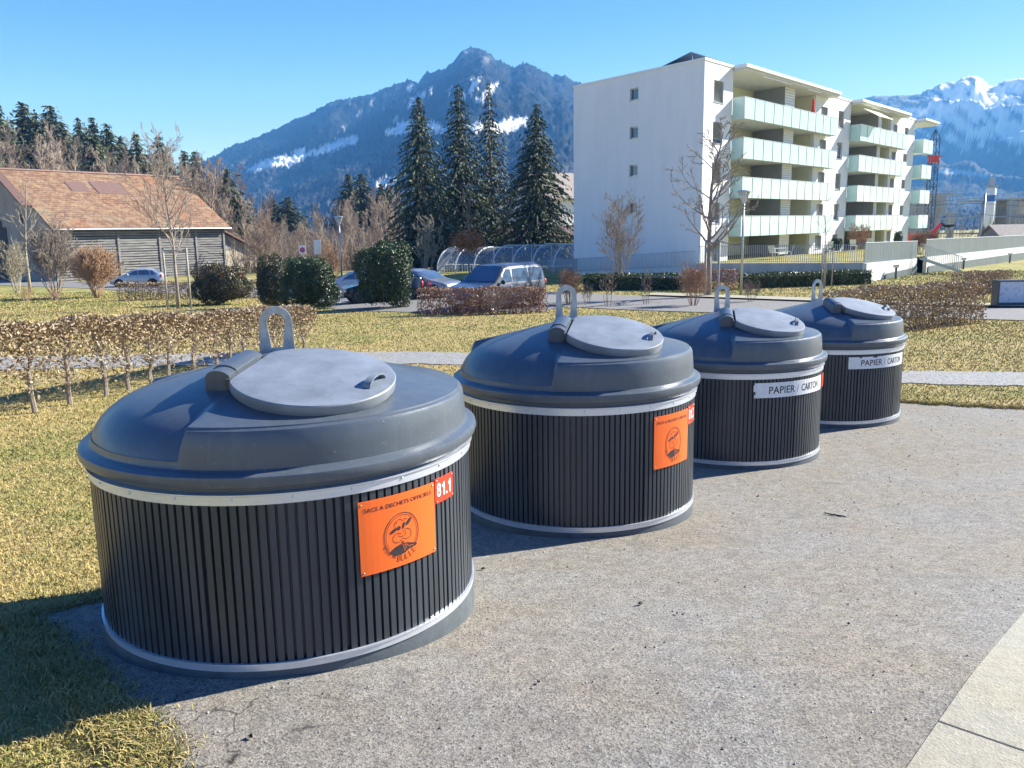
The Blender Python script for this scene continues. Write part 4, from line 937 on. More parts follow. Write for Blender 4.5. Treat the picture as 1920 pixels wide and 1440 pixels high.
def balcony(s0,s1,zr,n,deep):
    b=MB(); bbox_(b,s0,s1,-1.0,(-.02 if not deep else 5),zr-1.35,zr-1.1); 
    for a,c in((4.16,19.29),(27.76,39.49)):
        if abs(s0-a)<.2: bbox_(b,a,c,-.018,2.96,zr-1.35,zr-1.1)
    sl_=b.build('balcony',M['slab'],blk)
    w_=(s1-s0-.04)/n
    for i in range(n):
        MB().box((s0+.02+w_*i+.03,-1.045,zr-1.44),(s0+.02+w_*(i+1)-.03,-1.02,zr-.06),BT).build('glass_panel',M['frost'],sl_)
    MB().box((s0-.03,-1.0,zr-1.44),(s0-.005,-.03,zr-.06),BT).build('side_panel',M['frost'],sl_)
    MB().box((s1+.005,-1.0,zr-1.44),(s1+.03,-.03,zr-.06),BT).build('side_panel',M['frost'],sl_)
    r_=MB(); bbox_(r_,s0-.04,s1+.04,-1.06,-1.0,zr-.05,zr); bbox_(r_,s0-.04,s0+.02,-1.0,0,zr-.05,zr); bbox_(r_,s1-.02,s1+.04,-1.0,0,zr-.05,zr); bbox_(r_,s0-.035,s0+.01,-1.055,-1.01,zr-1.5,zr-.05)
    r_.build('rail',M['alu'],sl_)
    for i in range(1,n): MB().box((s0+.02+w_*i-.028,-1.060,zr-1.44),(s0+.02+w_*i+.028,-1.002,zr-.052),BT).build('post',M['darkmetal'],sl_)
for zr in RAIL: balcony(4.16,21.95,zr,11,False); balcony(27.76,42.2,zr,8,False); balcony(47.83,51.6,zr,2,True)
aw=MB().add([BT((28.6,-.9,12.1)),BT((33.0,-.9,12.1)),BT((33.0,-2.3,11.35)),BT((28.6,-2.3,11.35)),BT((28.6,-.9,12.15)),BT((33.0,-.9,12.15)),BT((33.0,-2.3,11.4)),BT((28.6,-2.3,11.4))],[(0,3,2,1),(4,5,6,7),(0,1,5,4),(1,2,6,5),(2,3,7,6),(3,0,4,7)])
aw.build('awning',mat('cream_awning_fabric',(.80,.76,.52),.8),blk)
def wp(s,q_,z): p=BT((s,q_,z)); return Vector((bc[0]+p[0],bc[1]+p[1],BZ+p[2]))
um=root('folded_parasol',wp(17.1,-.75,RAIL[0]-1.1),'folded orange-red parasol on the top balcony','parasol')
b=MB(); b.lathe([(.02,2.25),(.10,2.1),(.13,1.9),(.10,1.75),(.14,1.4),(.25,.95),(.2,.7),(.02,.68)],12); b.build('canopy',mat('orange_red_fabric',(.75,.10,.04),.8),um,True); MB().tube([(0,0,0),(0,0,2.3)],.02,6).build('pole',M['alu'],um)
sp=root('solar_panel',wp(3.2,2.6,ZT),'dark tilted solar panel on the flat roof edge','solar panel')
b=MB(); b.box((-3,-1.3,.15),(3,1.3,.2),lambda v:(v[0]*bd_[0]+v[1]*bl_[0],v[0]*bd_[1]+v[1]*bl_[1],v[2]+.28+v[1]*-.2)); b.build('panel',M['glass'],sp)
b=MB()
for x in(-2.5,0,2.5):
    p=[(x*bd_[0]+y*bl_[0],x*bd_[1]+y*bl_[1]) for y in(-1.1,1.1)]; b.tube([(*p[0],0),(*p[0],.6)],.03,5); b.tube([(*p[1],0),(*p[1],.2)],.03,5)
b.build('support',M['alu'],sp)

# ---------------------------------------------------------------- terrace, retaining walls, railings
W0,W1,W2,W3,W4=[np.array(p) for p in((12.3,55.6),(21.3,50.9),(28.4,59.2),(29.5,60.2),(54.2,88.9))]
tz=lambda x,y: -.37+0*np.asarray(x)+0*np.asarray(y)
poly_sheet('terrace',[W0+[.1,.3],W1+[.1,.3],W2+[-.1,.2],W3+[-.1,.2],W4+[-.1,.2],(66,108),(50,130),(36,104),(30,90),(13,62)],M['lawn'],0,1.2,zf=tz)
def wall_line(name,a,b,za,zb,th,m,label,cat_,low=1.6,ext=None):
    d=(b-a)/np.linalg.norm(b-a); n=np.array([-d[1],d[0]]); r=root(name,(a[0],a[1],za),label,cat_)
    n_=12; w_=MB()
    for i in range(n_+1):
        t=i/n_; p=a+(b-a)*t; z=za+(zb-za)*t; g=g1(*p)-.4
        for q_,zz in((p,g),(p,z),(p+n*th,z),(p+n*th,g)): w_.v.append((q_[0]-a[0],q_[1]-a[1],zz-za))
    for i in range(n_):
        k=4*i; w_.f+=[(k,k+4,k+5,k+1),(k+1,k+5,k+6,k+2),(k+2,k+6,k+7,k+3)]
    w_.f+=[(0,1,2,3),(4*n_+3,4*n_+2,4*n_+1,4*n_)]; w_.build('wall_body',m,r); return r,d,n
r,d,n=wall_line('retaining_wall',W0,W1,-.33,-.27,.3,M['concrete'],'stained grey concrete retaining wall under the terrace railing','wall')
def railing(pts,zs,h,label,gap=.125,m='galv',bar=.011,zoff=0):
    P0=np.array([*pts[0],zs[0]]); r=root('railing',tuple(P0),label,'railing'); bars=MB(); rl_=MB()
    for (a,b,za,zb) in zip(pts[:-1],pts[1:],zs[:-1],zs[1:]):
        a=np.array(a);b=np.array(b);L=np.linalg.norm(b-a);n=int(L/gap)
        for i in range(n):
            t=(i+.5)/n; p=a+(b-a)*t-P0[:2]; z=za+(zb-za)*t-P0[2]; bars.box((p[0]-bar,p[1]-bar,z),(p[0]+bar,p[1]+bar,z+h))
        A=(a[0]-P0[0],a[1]-P0[1]);B_=(b[0]-P0[0],b[1]-P0[1])
        rl_.tube([(*A,za-P0[2]+h-.03),(*B_,zb-P0[2]+h-.03)],.016,5); rl_.tube([(*A,za-P0[2]+.08),(*B_,zb-P0[2]+.08)],.014,5)
    bars.build('bars',M[m],r); rl_.build('rails',M[m],r); return r
railing([W0+[.05,.15],W1+[.05,.15]],[-.33,-.27],1.12,'pale metal bar railing along the front of the ground floor terrace',bar=.016)
railing([(12.2,55.9),(8.6,61.4),(5.3,66.5),(3.5,76),(1.0,80)],[-.55,-.95,-1.3,-1.75,-1.9],1.05,'grey bar railing below the white end wall of the apartment block',gap=.15,bar=.016)
def panel_fence(a,b,z0a,z0b,z1a,z1b,label):
    a=np.array(a);b=np.array(b);L=np.linalg.norm(b-a);n=max(2,int(L/.55)); r=root('panel_fence',(a[0],a[1],z0a),label,'fence')
    for i in range(n):
        t0=i/n;t1=(i+.985)/n; p=a+(b-a)*t0-a;q_=a+(b-a)*t1-a; f=lambda u,v,t:u+(v-u)*t-z0a
        mb=MB(); dd=(b-a)/L; nn=np.array([-dd[1],dd[0]])*.03
        vs=[]
        for s_ in(0,1):
            for (pt,t) in((p,t0),(q_,t1)): 
                vs.append((pt[0]+nn[0]*s_,pt[1]+nn[1]*s_,f(z0a,z0b,t))); vs.append((pt[0]+nn[0]*s_,pt[1]+nn[1]*s_,f(z1a,z1b,t)))
        mb.add(vs,[(0,2,3,1),(4,5,7,6),(1,3,7,5),(0,4,6,2),(0,1,5,4),(2,6,7,3)]); mb.build('panel',M['fencepanel'],r)
    cp=MB().tube([(0,0,z1a-z0a+.015),(b[0]-a[0],b[1]-a[1],z1b-z0a+.015)],.03,6).build('top_rail',M['galv'],r)
panel_fence(W1+[.05,.12],W2,-.28,-.36,.90,.80,'short grey metal panel fence right of the bar railing')
panel_fence(W3,W4,-.32,-.46,.88,.68,'long grey metal panel fence on the bright concrete wall')
wall_line('retaining_wall',W1+[.02,-.30],W2+[.0,-.1],-.29,-.37,.25,M['whitewall'],'bright pale concrete wall under the short panel fence','wall')
wall_line('retaining_wall',W3+[.08,-.08],W4+[.08,-.08],-.33,-.47,.25,M['whitewall'],'long bright concrete wall rising to the right under the panel fence','wall')
def band(a,b,ta,tb,label):  # thin dark strip standing in for the shadow low on the wall
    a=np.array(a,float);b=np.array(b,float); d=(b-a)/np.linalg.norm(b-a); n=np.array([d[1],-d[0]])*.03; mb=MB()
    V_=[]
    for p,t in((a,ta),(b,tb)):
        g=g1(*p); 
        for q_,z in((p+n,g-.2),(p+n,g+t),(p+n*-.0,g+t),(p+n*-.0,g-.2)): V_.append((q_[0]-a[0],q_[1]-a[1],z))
    mb.add(V_,[(0,4,5,1),(1,5,6,2),(0,1,2,3),(4,7,6,5)]); o=mb.build('wall_shadow_band',M['fencepanel'],None,False,(a[0],a[1],0)); tag(o,label,'painted shadow')
band(W3+[.3,.1],W4+[.1,-.1],.5,.75,'dark grey painted shadow along the foot of the long bright wall')
band(W1+[2.4,2.45],W2+[0,-.12],.35,.5,'dark grey painted shadow along the foot of the short bright wall')
# steel stair
A=np.array([28.75,59.3,-.38]); Bq=np.array([31.2,58.6,-1.28]); st=root('metal_stair',tuple(Bq),'galvanised steel stair leading up to the terrace between the panel fences','stair')
d=(A-Bq)[:2]; L=np.linalg.norm(d); d/=L; n=np.array([-d[1],d[0]]); TS=lambda v:(d[0]*v[0]+n[0]*v[1],d[1]*v[0]+n[1]*v[1],v[2])
H_=A[2]-Bq[2]
for s_ in(-.6,.6):
    MB().add([TS((0,s_-.02,-.1)),TS((L,s_-.02,H_-.1)),TS((L,s_-.02,H_+.08)),TS((0,s_-.02,.08)),TS((0,s_+.02,-.1)),TS((L,s_+.02,H_-.1)),TS((L,s_+.02,H_+.08)),TS((0,s_+.02,.08))],[(0,1,2,3),(4,7,6,5),(3,2,6,7),(0,4,5,1),(0,3,7,4),(1,5,6,2)]).build('stringer',M['galv'],st)
    b=MB(); nb_=22
    for i in range(nb_): x=L*(i+.5)/nb_; b.box((x-.01,s_-.01,H_*x/L),(x+.01,s_+.01,H_*x/L+1.0),TS)
    b.tube([TS((0,s_,1.0)),TS((L,s_,H_+1.0))],.02,6); b.build('handrail',M['galv'],st)
for i in range(6): x=L*(i+.3)/6; MB().box((x,-.58,H_*x/L-.02),(x+.28,.58,H_*x/L+.02),TS).build('step',M['galv'],st)
for px,Y,lab in((1679,53.6,'short bollard lamp nearest the green hedge, before the bright wall'),(1806,66.0,'short bollard lamp behind the metal stair'),(1893,78.0,'short bollard lamp farthest right along the bright wall')):
    p=gd(px,Y); r=root('bollard_lamp',p,lab,'lamp'); MB().box((-.05,-.05,-.1),(.05,.05,.72)).build('post',M['darkmetal'],r); MB().box((-.17,-.12,.722),(.13,.12,.90)).build('lamp_head',M['whitewall'],r)
# white perforated panel at the roadside
wpm=bpy.data.materials.new('perforated_white_panel'); wpm.use_nodes=True; n_,l_,b_=nodes(wpm); tc=n_.new('ShaderNodeTexCoord'); mp=n_.new('ShaderNodeMapping'); mp.inputs['Scale'].default_value=(22,22,5); l_.new(tc.outputs['Object'],mp.inputs[0])
l_.new(ramp(n_,l_,noise(n_,l_,mp.outputs[0],1,2),[(.42,(.72,.73,.75)),(.58,(.66,.67,.69)),(.66,(.34,.36,.40))]),b_.inputs['Base Color']); b_.inputs['Roughness'].default_value=.6
p=gd(1871,32.6); r=root('panel_wall',p,'low white perforated panel wall with dark frame beside the road','panel',None,R(-4))
MB().box((0,0,.2),(2.9,.45,1.0)).build('panel',wpm,r); b=MB(); b.box((-.06,-.03,-.1),(-.002,.48,1.0)); b.box((2.902,-.03,-.1),(2.96,.48,1.0)); b.box((-.06,-.03,1.002),(2.96,.48,1.06)); b.box((.0,.03,-.1),(2.9,.42,.198)); b.build('frame',M['darkmetal'],r)
# terrace garden
def gchair(loc,rz,label):
    r=root('garden_chair',loc,label,'chair',None,rz); MB().box((-.25,-.25,.40),(.25,.25,.43)).build('seat',M['white'],r); b=MB(); b.add([(-.25,.25,.44),(.25,.25,.44),(.25,.42,.95),(-.25,.42,.95),(-.25,.28,.44),(.25,.28,.44),(.25,.45,.95),(-.25,.45,.95)],[(0,1,2,3),(4,7,6,5),(3,2,6,7),(0,4,5,1),(0,3,7,4),(1,5,6,2)]); b.build('backrest',M['white'],r)
    for x in(-.22,.22):
        for y in(-.22,.22): MB().tube([(x,y,0),(x*.95,y*.95,.41)],.018,5).build('leg',M['white'],r)
for s,q_,a,lab in((7.2,-2.4,2.3,'white garden chair left of the white table on the terrace'),(9.3,-2.6,4.4,'white garden chair right of the white table on the terrace'),(18.2,-2.2,3.4,'white reclining garden chair near the second ground floor door'),(24.4,-2.2,2.6,'white garden chair between the terrace bushes'),(29.5,-1.8,3.,'white garden chair nearest the panel fence')):
    gchair(wp(s,q_,-.33),a,lab)
r=root('garden_table',wp(8.2,-2.4,-.33),'low white table between two white chairs on the terrace','table'); MB().box((-.5,-.4,.66),(.5,.4,.70)).build('table_top',M['white'],r)
for x in(-.42,.42):
    for y in(-.32,.32): MB().tube([(x,y,0),(x,y,.66)],.02,5).build('leg',M['white'],r)
blob_bush('bush',wp(20.6,-2.0,-.33),'dark round bush on the terrace behind the railing',.62,.6,1.3,M['laurel'],1500,.07,seed=12)
blob_bush('bush',wp(34.0,-3.2,-.2),'small grey green clipped bush behind the short panel fence',.5,.5,1.5,M['ivy'],1200,.06,seed=13)
def tshrub(s,q_,h,w,label,m,seed): bare_tree(wp(s,q_,-.33),label,'shrub','bare_shrub',m,h=h,spread=w,nb=6,levels=3,r0=.015,seed=seed,stems=14,lean=.6,upright=.7,bend=.16,first=.2,sides=3,ratio=.6,minr=.009)
tshrub(27.0,-1.6,2.3,1.0,'rust coloured bare shrub against the second loggia','twigred',91); tshrub(30.0,-1.2,2.0,.9,'second rust coloured bare shrub nearer the panel fence','twigred',92)
for i,(px,Y) in enumerate(((1722,66),(1741,70))): 
    p=gd(px,Y); p.z=float(tz(p.x,p.y)); bare_tree(p,['orange brown bare shrub behind the gap between the fences','orange brown bare shrub right of the fence gap'][i],'shrub','bare_shrub','twigred',h=1.7,spread=1.0,nb=6,levels=3,r0=.015,seed=95+i,stems=14,lean=.6,upright=.7,bend=.16,first=.2,sides=3,ratio=.6,minr=.010)

# ---------------------------------------------------------------- barn
BLG=-2.5; barn=root('barn',(-44.6,83.1,BLG),'old barn with patched clay tile roof and grey weathered boards','barn',None,math.atan2(.8,.6))
LB=19.3; EZ=5.72; RZ=11.35; HW=9.0
b=MB(); n=21; rb=random.Random(4)
for i in range(n):
    z0=-.3+ (EZ-.1)*i/n; h_=(EZ-.1)/n
    cuts=[0]+sorted(rb.uniform(1,LB-1) for _ in range(3))+[LB]
    for a,c in zip(cuts[:-1],cuts[1:]):
        o_=rb.uniform(0,.05); b.box((a+.01,-.04-o_,z0+.3+rb.uniform(0,.03)),(c-.01,.03,z0+.3+h_*rb.uniform(.70,.93)))
b.build('board_wall',M['wood'],barn)
b=MB(); b.box((.02,.06,0),(LB-.02,.12,EZ)); b.build('wall_backing',M['darkwood'],barn)
for x in(.1,6.6,11.2,15.6,LB-.12): MB().box((x-.11,-.17,0),(x+.11,-.085,EZ)).build('post',M['wood'],barn)
b=MB(); gp_=[(.05,.0),(HW*2-.05,.0),(HW*2-.05,EZ),(HW,RZ-.25),(.05,EZ)]
for x in(0.,LB): 
    o=len(b.v); b.v+=[(x,y,z) for y,z in gp_]; b.f.append(tuple(range(o,o+5))[::1 if x else -1])
b.add([(0,HW*2,0),(LB,HW*2,0),(LB,HW*2,EZ),(0,HW*2,EZ)],[(0,3,2,1)]); b.build('gable_wall',M['gable'],barn)
for y,z,w_,h_ in((3.4,4.2,.5,1.3),(5.6,6.4,.5,1.0),(10.5,4.2,2.6,4.2)): MB().box((-.03,y,z-h_/2),(-.004,y+w_,z+h_/2)).build('opening',M['darkwood'],barn)
MB().box((-.035,9.6,0),(-.004,17.9,5.6)).build('dark_boarding',M['darkwood'],barn)
sl_=(RZ-EZ)/HW
def slope(y): return EZ+sl_*y
b=MB(); th=.16
def roofp(b,x0,x1,y0,y1,up,th=.16):
    vs=[(x0,y0,slope(y0)+up),(x1,y0,slope(y0)+up),(x1,y1,slope(y1)+up),(x0,y1,slope(y1)+up)]; vs+=[(x,y,z-th) for x,y,z in vs]; b.add(vs,[(0,1,2,3),(4,7,6,5),(0,4,5,1),(1,5,6,2),(2,6,7,3),(3,7,4,0)])
nr=46
for i in range(nr):      # tile courses, each a step over the one below
    y0=-.75+(HW+.75)*i/nr; y1=-.75+(HW+.75)*(i+1)/nr; e=.035; cut=0 if i>nr*.62 else 0
    xl=-.25; b.add([(xl,y0,slope(y0)+.05+e),(LB+.5,y0,slope(y0)+.05+e),(LB+.5,y1,slope(y1)+.05),(xl,y1,slope(y1)+.05),(xl,y0,slope(y0)),(LB+.5,y0,slope(y0))],[(0,1,2,3),(4,5,1,0)])
b.add([(-.25,HW,RZ+.05),(LB+.5,HW,RZ+.05),(LB+.5,HW*2+.7,EZ-sl_*.7+.05),(-.25,HW*2+.7,EZ-sl_*.7+.05)],[(0,1,2,3)])
b.build('roof',M['tiles'],barn)
b=MB(); roofp(b,-.2,LB+.45,-.7,HW,-.03,.12); b.build('roof_boarding',M['darkwood'],barn)
b=MB()
for i in range(12): x=-1.15+.9*i/12; b.tube([(x,2.9,slope(2.9)+.06),(x,HW,RZ+.08)],.05,5)
b.build('verge_sheeting',M['metalroof'],barn); MB().tube([(-1.2,HW,RZ+.1),(LB+.5,HW,RZ+.1)],.14,8).build('ridge_tiles',M['metalroof'],barn)
b=MB(); b.add([(-1.2,HW,RZ),(-.2,HW,RZ),(-.2,HW*2+.7,EZ-sl_*.7),(-1.2,HW*2+.7,EZ-sl_*.7),(-1.2,2.9,slope(2.9)-.02),(-.2,2.9,slope(2.9)-.02)],[(0,1,2,3),(0,4,5,1)]); b.build('verge_underside',M['darkwood'],barn)
for x0,x1,y0,y1 in((5.2,7.2,5.5,7.1),(7.9,11.4,5.2,7.3)):
    b=MB(); roofp(b,x0,x1,y0,y1,.13,.04); b.build('roof_patch',M['metalroof'],barn)
MB().tube([(-.2,-.83,slope(-.75)-.02),(LB+.5,-.83,slope(-.75)-.02)],.075,8).build('gutter',M['galv'],barn)
b=MB(); b.box((LB+.06,.35,-.3),(LB+4.3,.5,2.7)); b.add([(LB+.06,.35,2.7),(LB+4.3,.35,2.7),(LB+.06,.35,4.7)],[(0,1,2)]); b.box((LB+4.3,.35,-.3),(LB+4.45,8,2.7)); b.build('annex_wall',M['beige'],barn)
b=MB(); b.add([(LB-.05,-.3,5.0),(LB+4.9,-.3,2.65),(LB+4.9,8.3,2.65),(LB-.05,8.3,5.0),(LB-.05,-.3,4.85),(LB+4.9,-.3,2.5),(LB+4.9,8.3,2.5),(LB-.05,8.3,4.85)],[(0,1,2,3),(4,7,6,5),(0,4,5,1),(1,5,6,2),(2,6,7,3)]); b.build('annex_roof',M['metalroof'],barn)
MB().add([(LB+.08,.335,2.7),(LB+1.5,.335,2.7),(LB+1.5,.335,3.95),(LB+.08,.335,4.6)],[(0,1,2,3)]).build('annex_boarding',M['wood'],barn)
# houses seen beside and behind the spruces
def house(loc,rz,L,D,Hh,Rh,wm,rm,label,name='house',ov=.6):
    r=root(name,loc,label,'house',None,rz); b=MB(); b.add([(0,0,-.5),(L,0,-.5),(L,D,-.5),(0,D,-.5),(0,0,Hh),(L,0,Hh),(L,D,Hh),(0,D,Hh),(0,D/2,Hh+Rh),(L,D/2,Hh+Rh)],[(0,1,5,4),(1,2,6,9,5),(2,3,7,6),(3,0,4,8,7)]); b.build('wall',wm,r)
    k=Rh/(D/2); b=MB()
    for s_ in(0,1):
        y0=-ov if not s_ else D+ov; z0=Hh-k*ov; b.add([(-ov,y0,z0+.02),(L+ov,y0,z0+.02),(L+ov,D/2,Hh+Rh+.02),(-ov,D/2,Hh+Rh+.02),(-ov,y0,z0+.2),(L+ov,y0,z0+.2),(L+ov,D/2,Hh+Rh+.2),(-ov,D/2,Hh+Rh+.2)],[(0,3,2,1),(4,5,6,7),(0,1,5,4),(1,2,6,5),(3,0,4,7)])
    b.build('roof',rm,r)
    for i in range(max(1,int(L/3.2))):
        x=1.2+i*3.1
        for z in ([1.0,3.7] if Hh>4 else [1.0]):
            if x+1<L and z+1.2<Hh: MB().box((x,-.04,z),(x+1.0,-.005,z+1.2)).build('window',M['glass'],r)
    return r
p=gd(1030,118); house(p,R(35),12,9,8.6,3.4,M['white'],M['roofgrey'],'white gabled house half hidden between the spruces and the block')
p=gd(930,100); house(p,R(-6),11,7,3.3,.9,M['beige'],M['metalroof'],'low beige building with a dark eave behind the spruces',ov=1.2)
p=gd(1876,108); p.z=-2.0; house(p,R(-12),12,8,2.3,1.3,M['wood'],M['roofgrey'],'small hut with a grey brown tiled roof beyond the panel fence','hut',.4)

# ---------------------------------------------------------------- street lamps, signs, posts
def lamp(px,Y,h,label,hw=.30):
    r=root('street_lamp',gd(px,Y),label,'street lamp'); MB().tube([(0,0,-.2),(0,0,h*.5),(0,0,h-.62)],[.075,.06,.045],10).build('pole',M['galv'],r,True)
    b=MB(); b.lathe([(.045,h-.66),(.07,h-.6),(hw*.93,h-.12)],20); gl=b.build('lamp_glass',mat('clear_lamp_glass',(.75,.78,.80),.15,trans=.55),r,True)
    b=MB(); b.lathe([(.0,h),(hw*.8,h-.02),(hw,h-.07),(hw*.97,h-.12),(0,h-.11)],20); b.build('lamp_cap',M['galv'],r,35); MB().lathe([(.0,h-.15),(.05,h-.2),(.05,h-.5),(0,h-.6)],10).build('lamp_bulb',M['white'],r,True)
lamp(1389,41.8,5.1,'tall street lamp with a funnel shaped head in front of the balconies',.32); lamp(642,60,5.1,'street lamp with a funnel shaped head above the evergreen bushes',.32)
p=gd(571,68); r=root('traffic_sign',p,'no stopping sign on a white panel rising above the middle bush','sign'); zc_=P(571,468,68).z-p.z
MB().tube([(0,.05,-.2),(0,.05,zc_+.3)],.03,6).build('post',M['galv'],r); MB().box((-.29,0,zc_-.34),(.29,.02,zc_+.34)).build('panel',M['whiteplate'],r)
def disc(r0,r1,y,z,n=24):
    b=MB()
    for i in range(n): a=2*PI*i/n; b.v+=[(r0*math.cos(a),y,z+r0*math.sin(a)),(r1*math.cos(a),y,z+r1*math.sin(a))]
    b.f=[(2*i,2*((i+1)%n),2*((i+1)%n)+1,2*i+1) for i in range(n)]; return b
disc(.0,.17,-.004,zc_-.03).build('disc',mat('sign_blue',(.10,.09,.42),.4),r); b=disc(.16,.22,-.008,zc_-.03)
for a in(.785,-.785): c,s=math.cos(a),math.sin(a); b.add([(c*.17-s*.02,-.008,zc_-.03+s*.17+c*.02),(c*.17+s*.02,-.008,zc_-.03+s*.17-c*.02),(-c*.17+s*.02,-.008,zc_-.03-s*.17-c*.02),(-c*.17-s*.02,-.008,zc_-.03-s*.17+c*.02)],[(0,1,2,3)])
b.build('cross',M['redplate'],r)
p=gd(599,66); r=root('blank_sign',p,'plain white upright board right of the no stopping sign','sign'); zc_=P(599,463,66).z-p.z
for x in(-.22,.22): MB().tube([(x,.05,-.2),(x,.05,zc_+.5)],.025,6).build('post',M['galv'],r)
MB().box((-.27,0,zc_-.55),(.27,.02,zc_+.55)).build('panel',M['whiteplate'],r)
p=gd(180,57); r=root('marker_board',p,'narrow pale board on a thin post in front of the barn boards','sign'); MB().tube([(0,0,-.2),(0,0,3.0)],.04,6).build('post',M['stake'],r); MB().box((-.16,-.03,2.1),(.06,-.045+.0,3.1)).build('panel',M['galv'],r)
p=gd(450,62); r=root('red_marker_post',p,'red marker post behind the bronze evergreen bush','post'); MB().box((-.11,-.06,-.1),(.11,.06,1.35)).build('post',M['redplate'],r)
MB().box((-.115,-.065,1.05),(.115,.065,1.18)).build('band',M['orange'],r)
p=gd(1656,38.5); r=root('orange_marker_post',p,'short orange marker post standing above the dense brown hedge','post'); MB().tube([(0,0,-.2),(0,0,.62)],.05,8).build('post',M['redplate'],r); MB().tube([(0,0,.5),(0,0,.56)],.055,8).build('band',M['orange'],r)
# bicycle shelter
pl_=gd(820,76); pr_=gd(1078,68); D_=np.array(pr_-pl_)[:2]; LS=np.linalg.norm(D_); sh=root('bicycle_shelter',pl_,'long arched bicycle shelter with smoky curved panels','shelter',None,math.atan2(D_[1],D_[0]))
arch=[(2.6*(1-math.cos(a)),.25+2.0*math.sin(a)**.9) for a in np.linspace(0.05,PI*.56,12)]
smk=mat('smoky_acrylic',(.50,.53,.56),.18,var=.2,scale=2,spec=.7); n_,l_,b_=nodes(smk); b_.inputs['Alpha'].default_value=.34
ns=7
for i in range(ns):
    x0=LS*i/ns+.05; x1=LS*(i+1)/ns-.05; dz_=0 if i<3 else .16 if i<5 else .26
    MB().tube([(x0-.05,arch[0][0],-.1),(x0-.05,arch[0][0],arch[0][1]+dz_)],.04,6).build('post',M['galv'],sh)
    b=MB()
    for y,z in arch: b.v+=[(x0,y,z+dz_),(x1,y,z+dz_)]
    b.f=[(2*j,2*j+1,2*j+3,2*j+2) for j in range(len(arch)-1)]; b.build('roof_panel',smk,sh,True)
    MB().tube([(x0-.05,y,z+dz_) for y,z in arch],.055,5).build('rib',M['white'],sh)
    MB().tube([(x0-.05,arch[-1][0],-.1),(x0-.05,arch[-1][0],arch[-1][1]+dz_)],.045,6).build('post',M['galv'],sh)
    b=MB(); 
    for k in range(6): xx=x0+.15+k*(x1-x0-.2)/6; b.tube([(xx,.8,.1),(xx,.8,.75),(xx,1.5,.75),(xx,1.5,.1)],.02,4)
    b.build('bicycle_rack',M['alu'],sh)
b=MB(); o=len(b.v); b.v+=[(0.02,y,z) for y,z in arch]+[(0.02,arch[-1][0],0),(0.02,arch[0][0],0)]; b.f.append(tuple(range(len(arch)+2))); b.build('end_panel',smk,sh)
b=MB(); b.tube([(0,arch[-1][0],arch[-1][1]),(LS*3/ns,arch[-1][0],arch[-1][1])],.05,6); b.tube([(LS*3/ns,arch[-1][0],arch[-1][1]+.16),(LS*5/ns,arch[-1][0],arch[-1][1]+.16)],.05,6); b.tube([(LS*5/ns,arch[-1][0],arch[-1][1]+.26),(LS,arch[-1][0],arch[-1][1]+.26)],.05,6); b.build('beam',M['white'],sh)

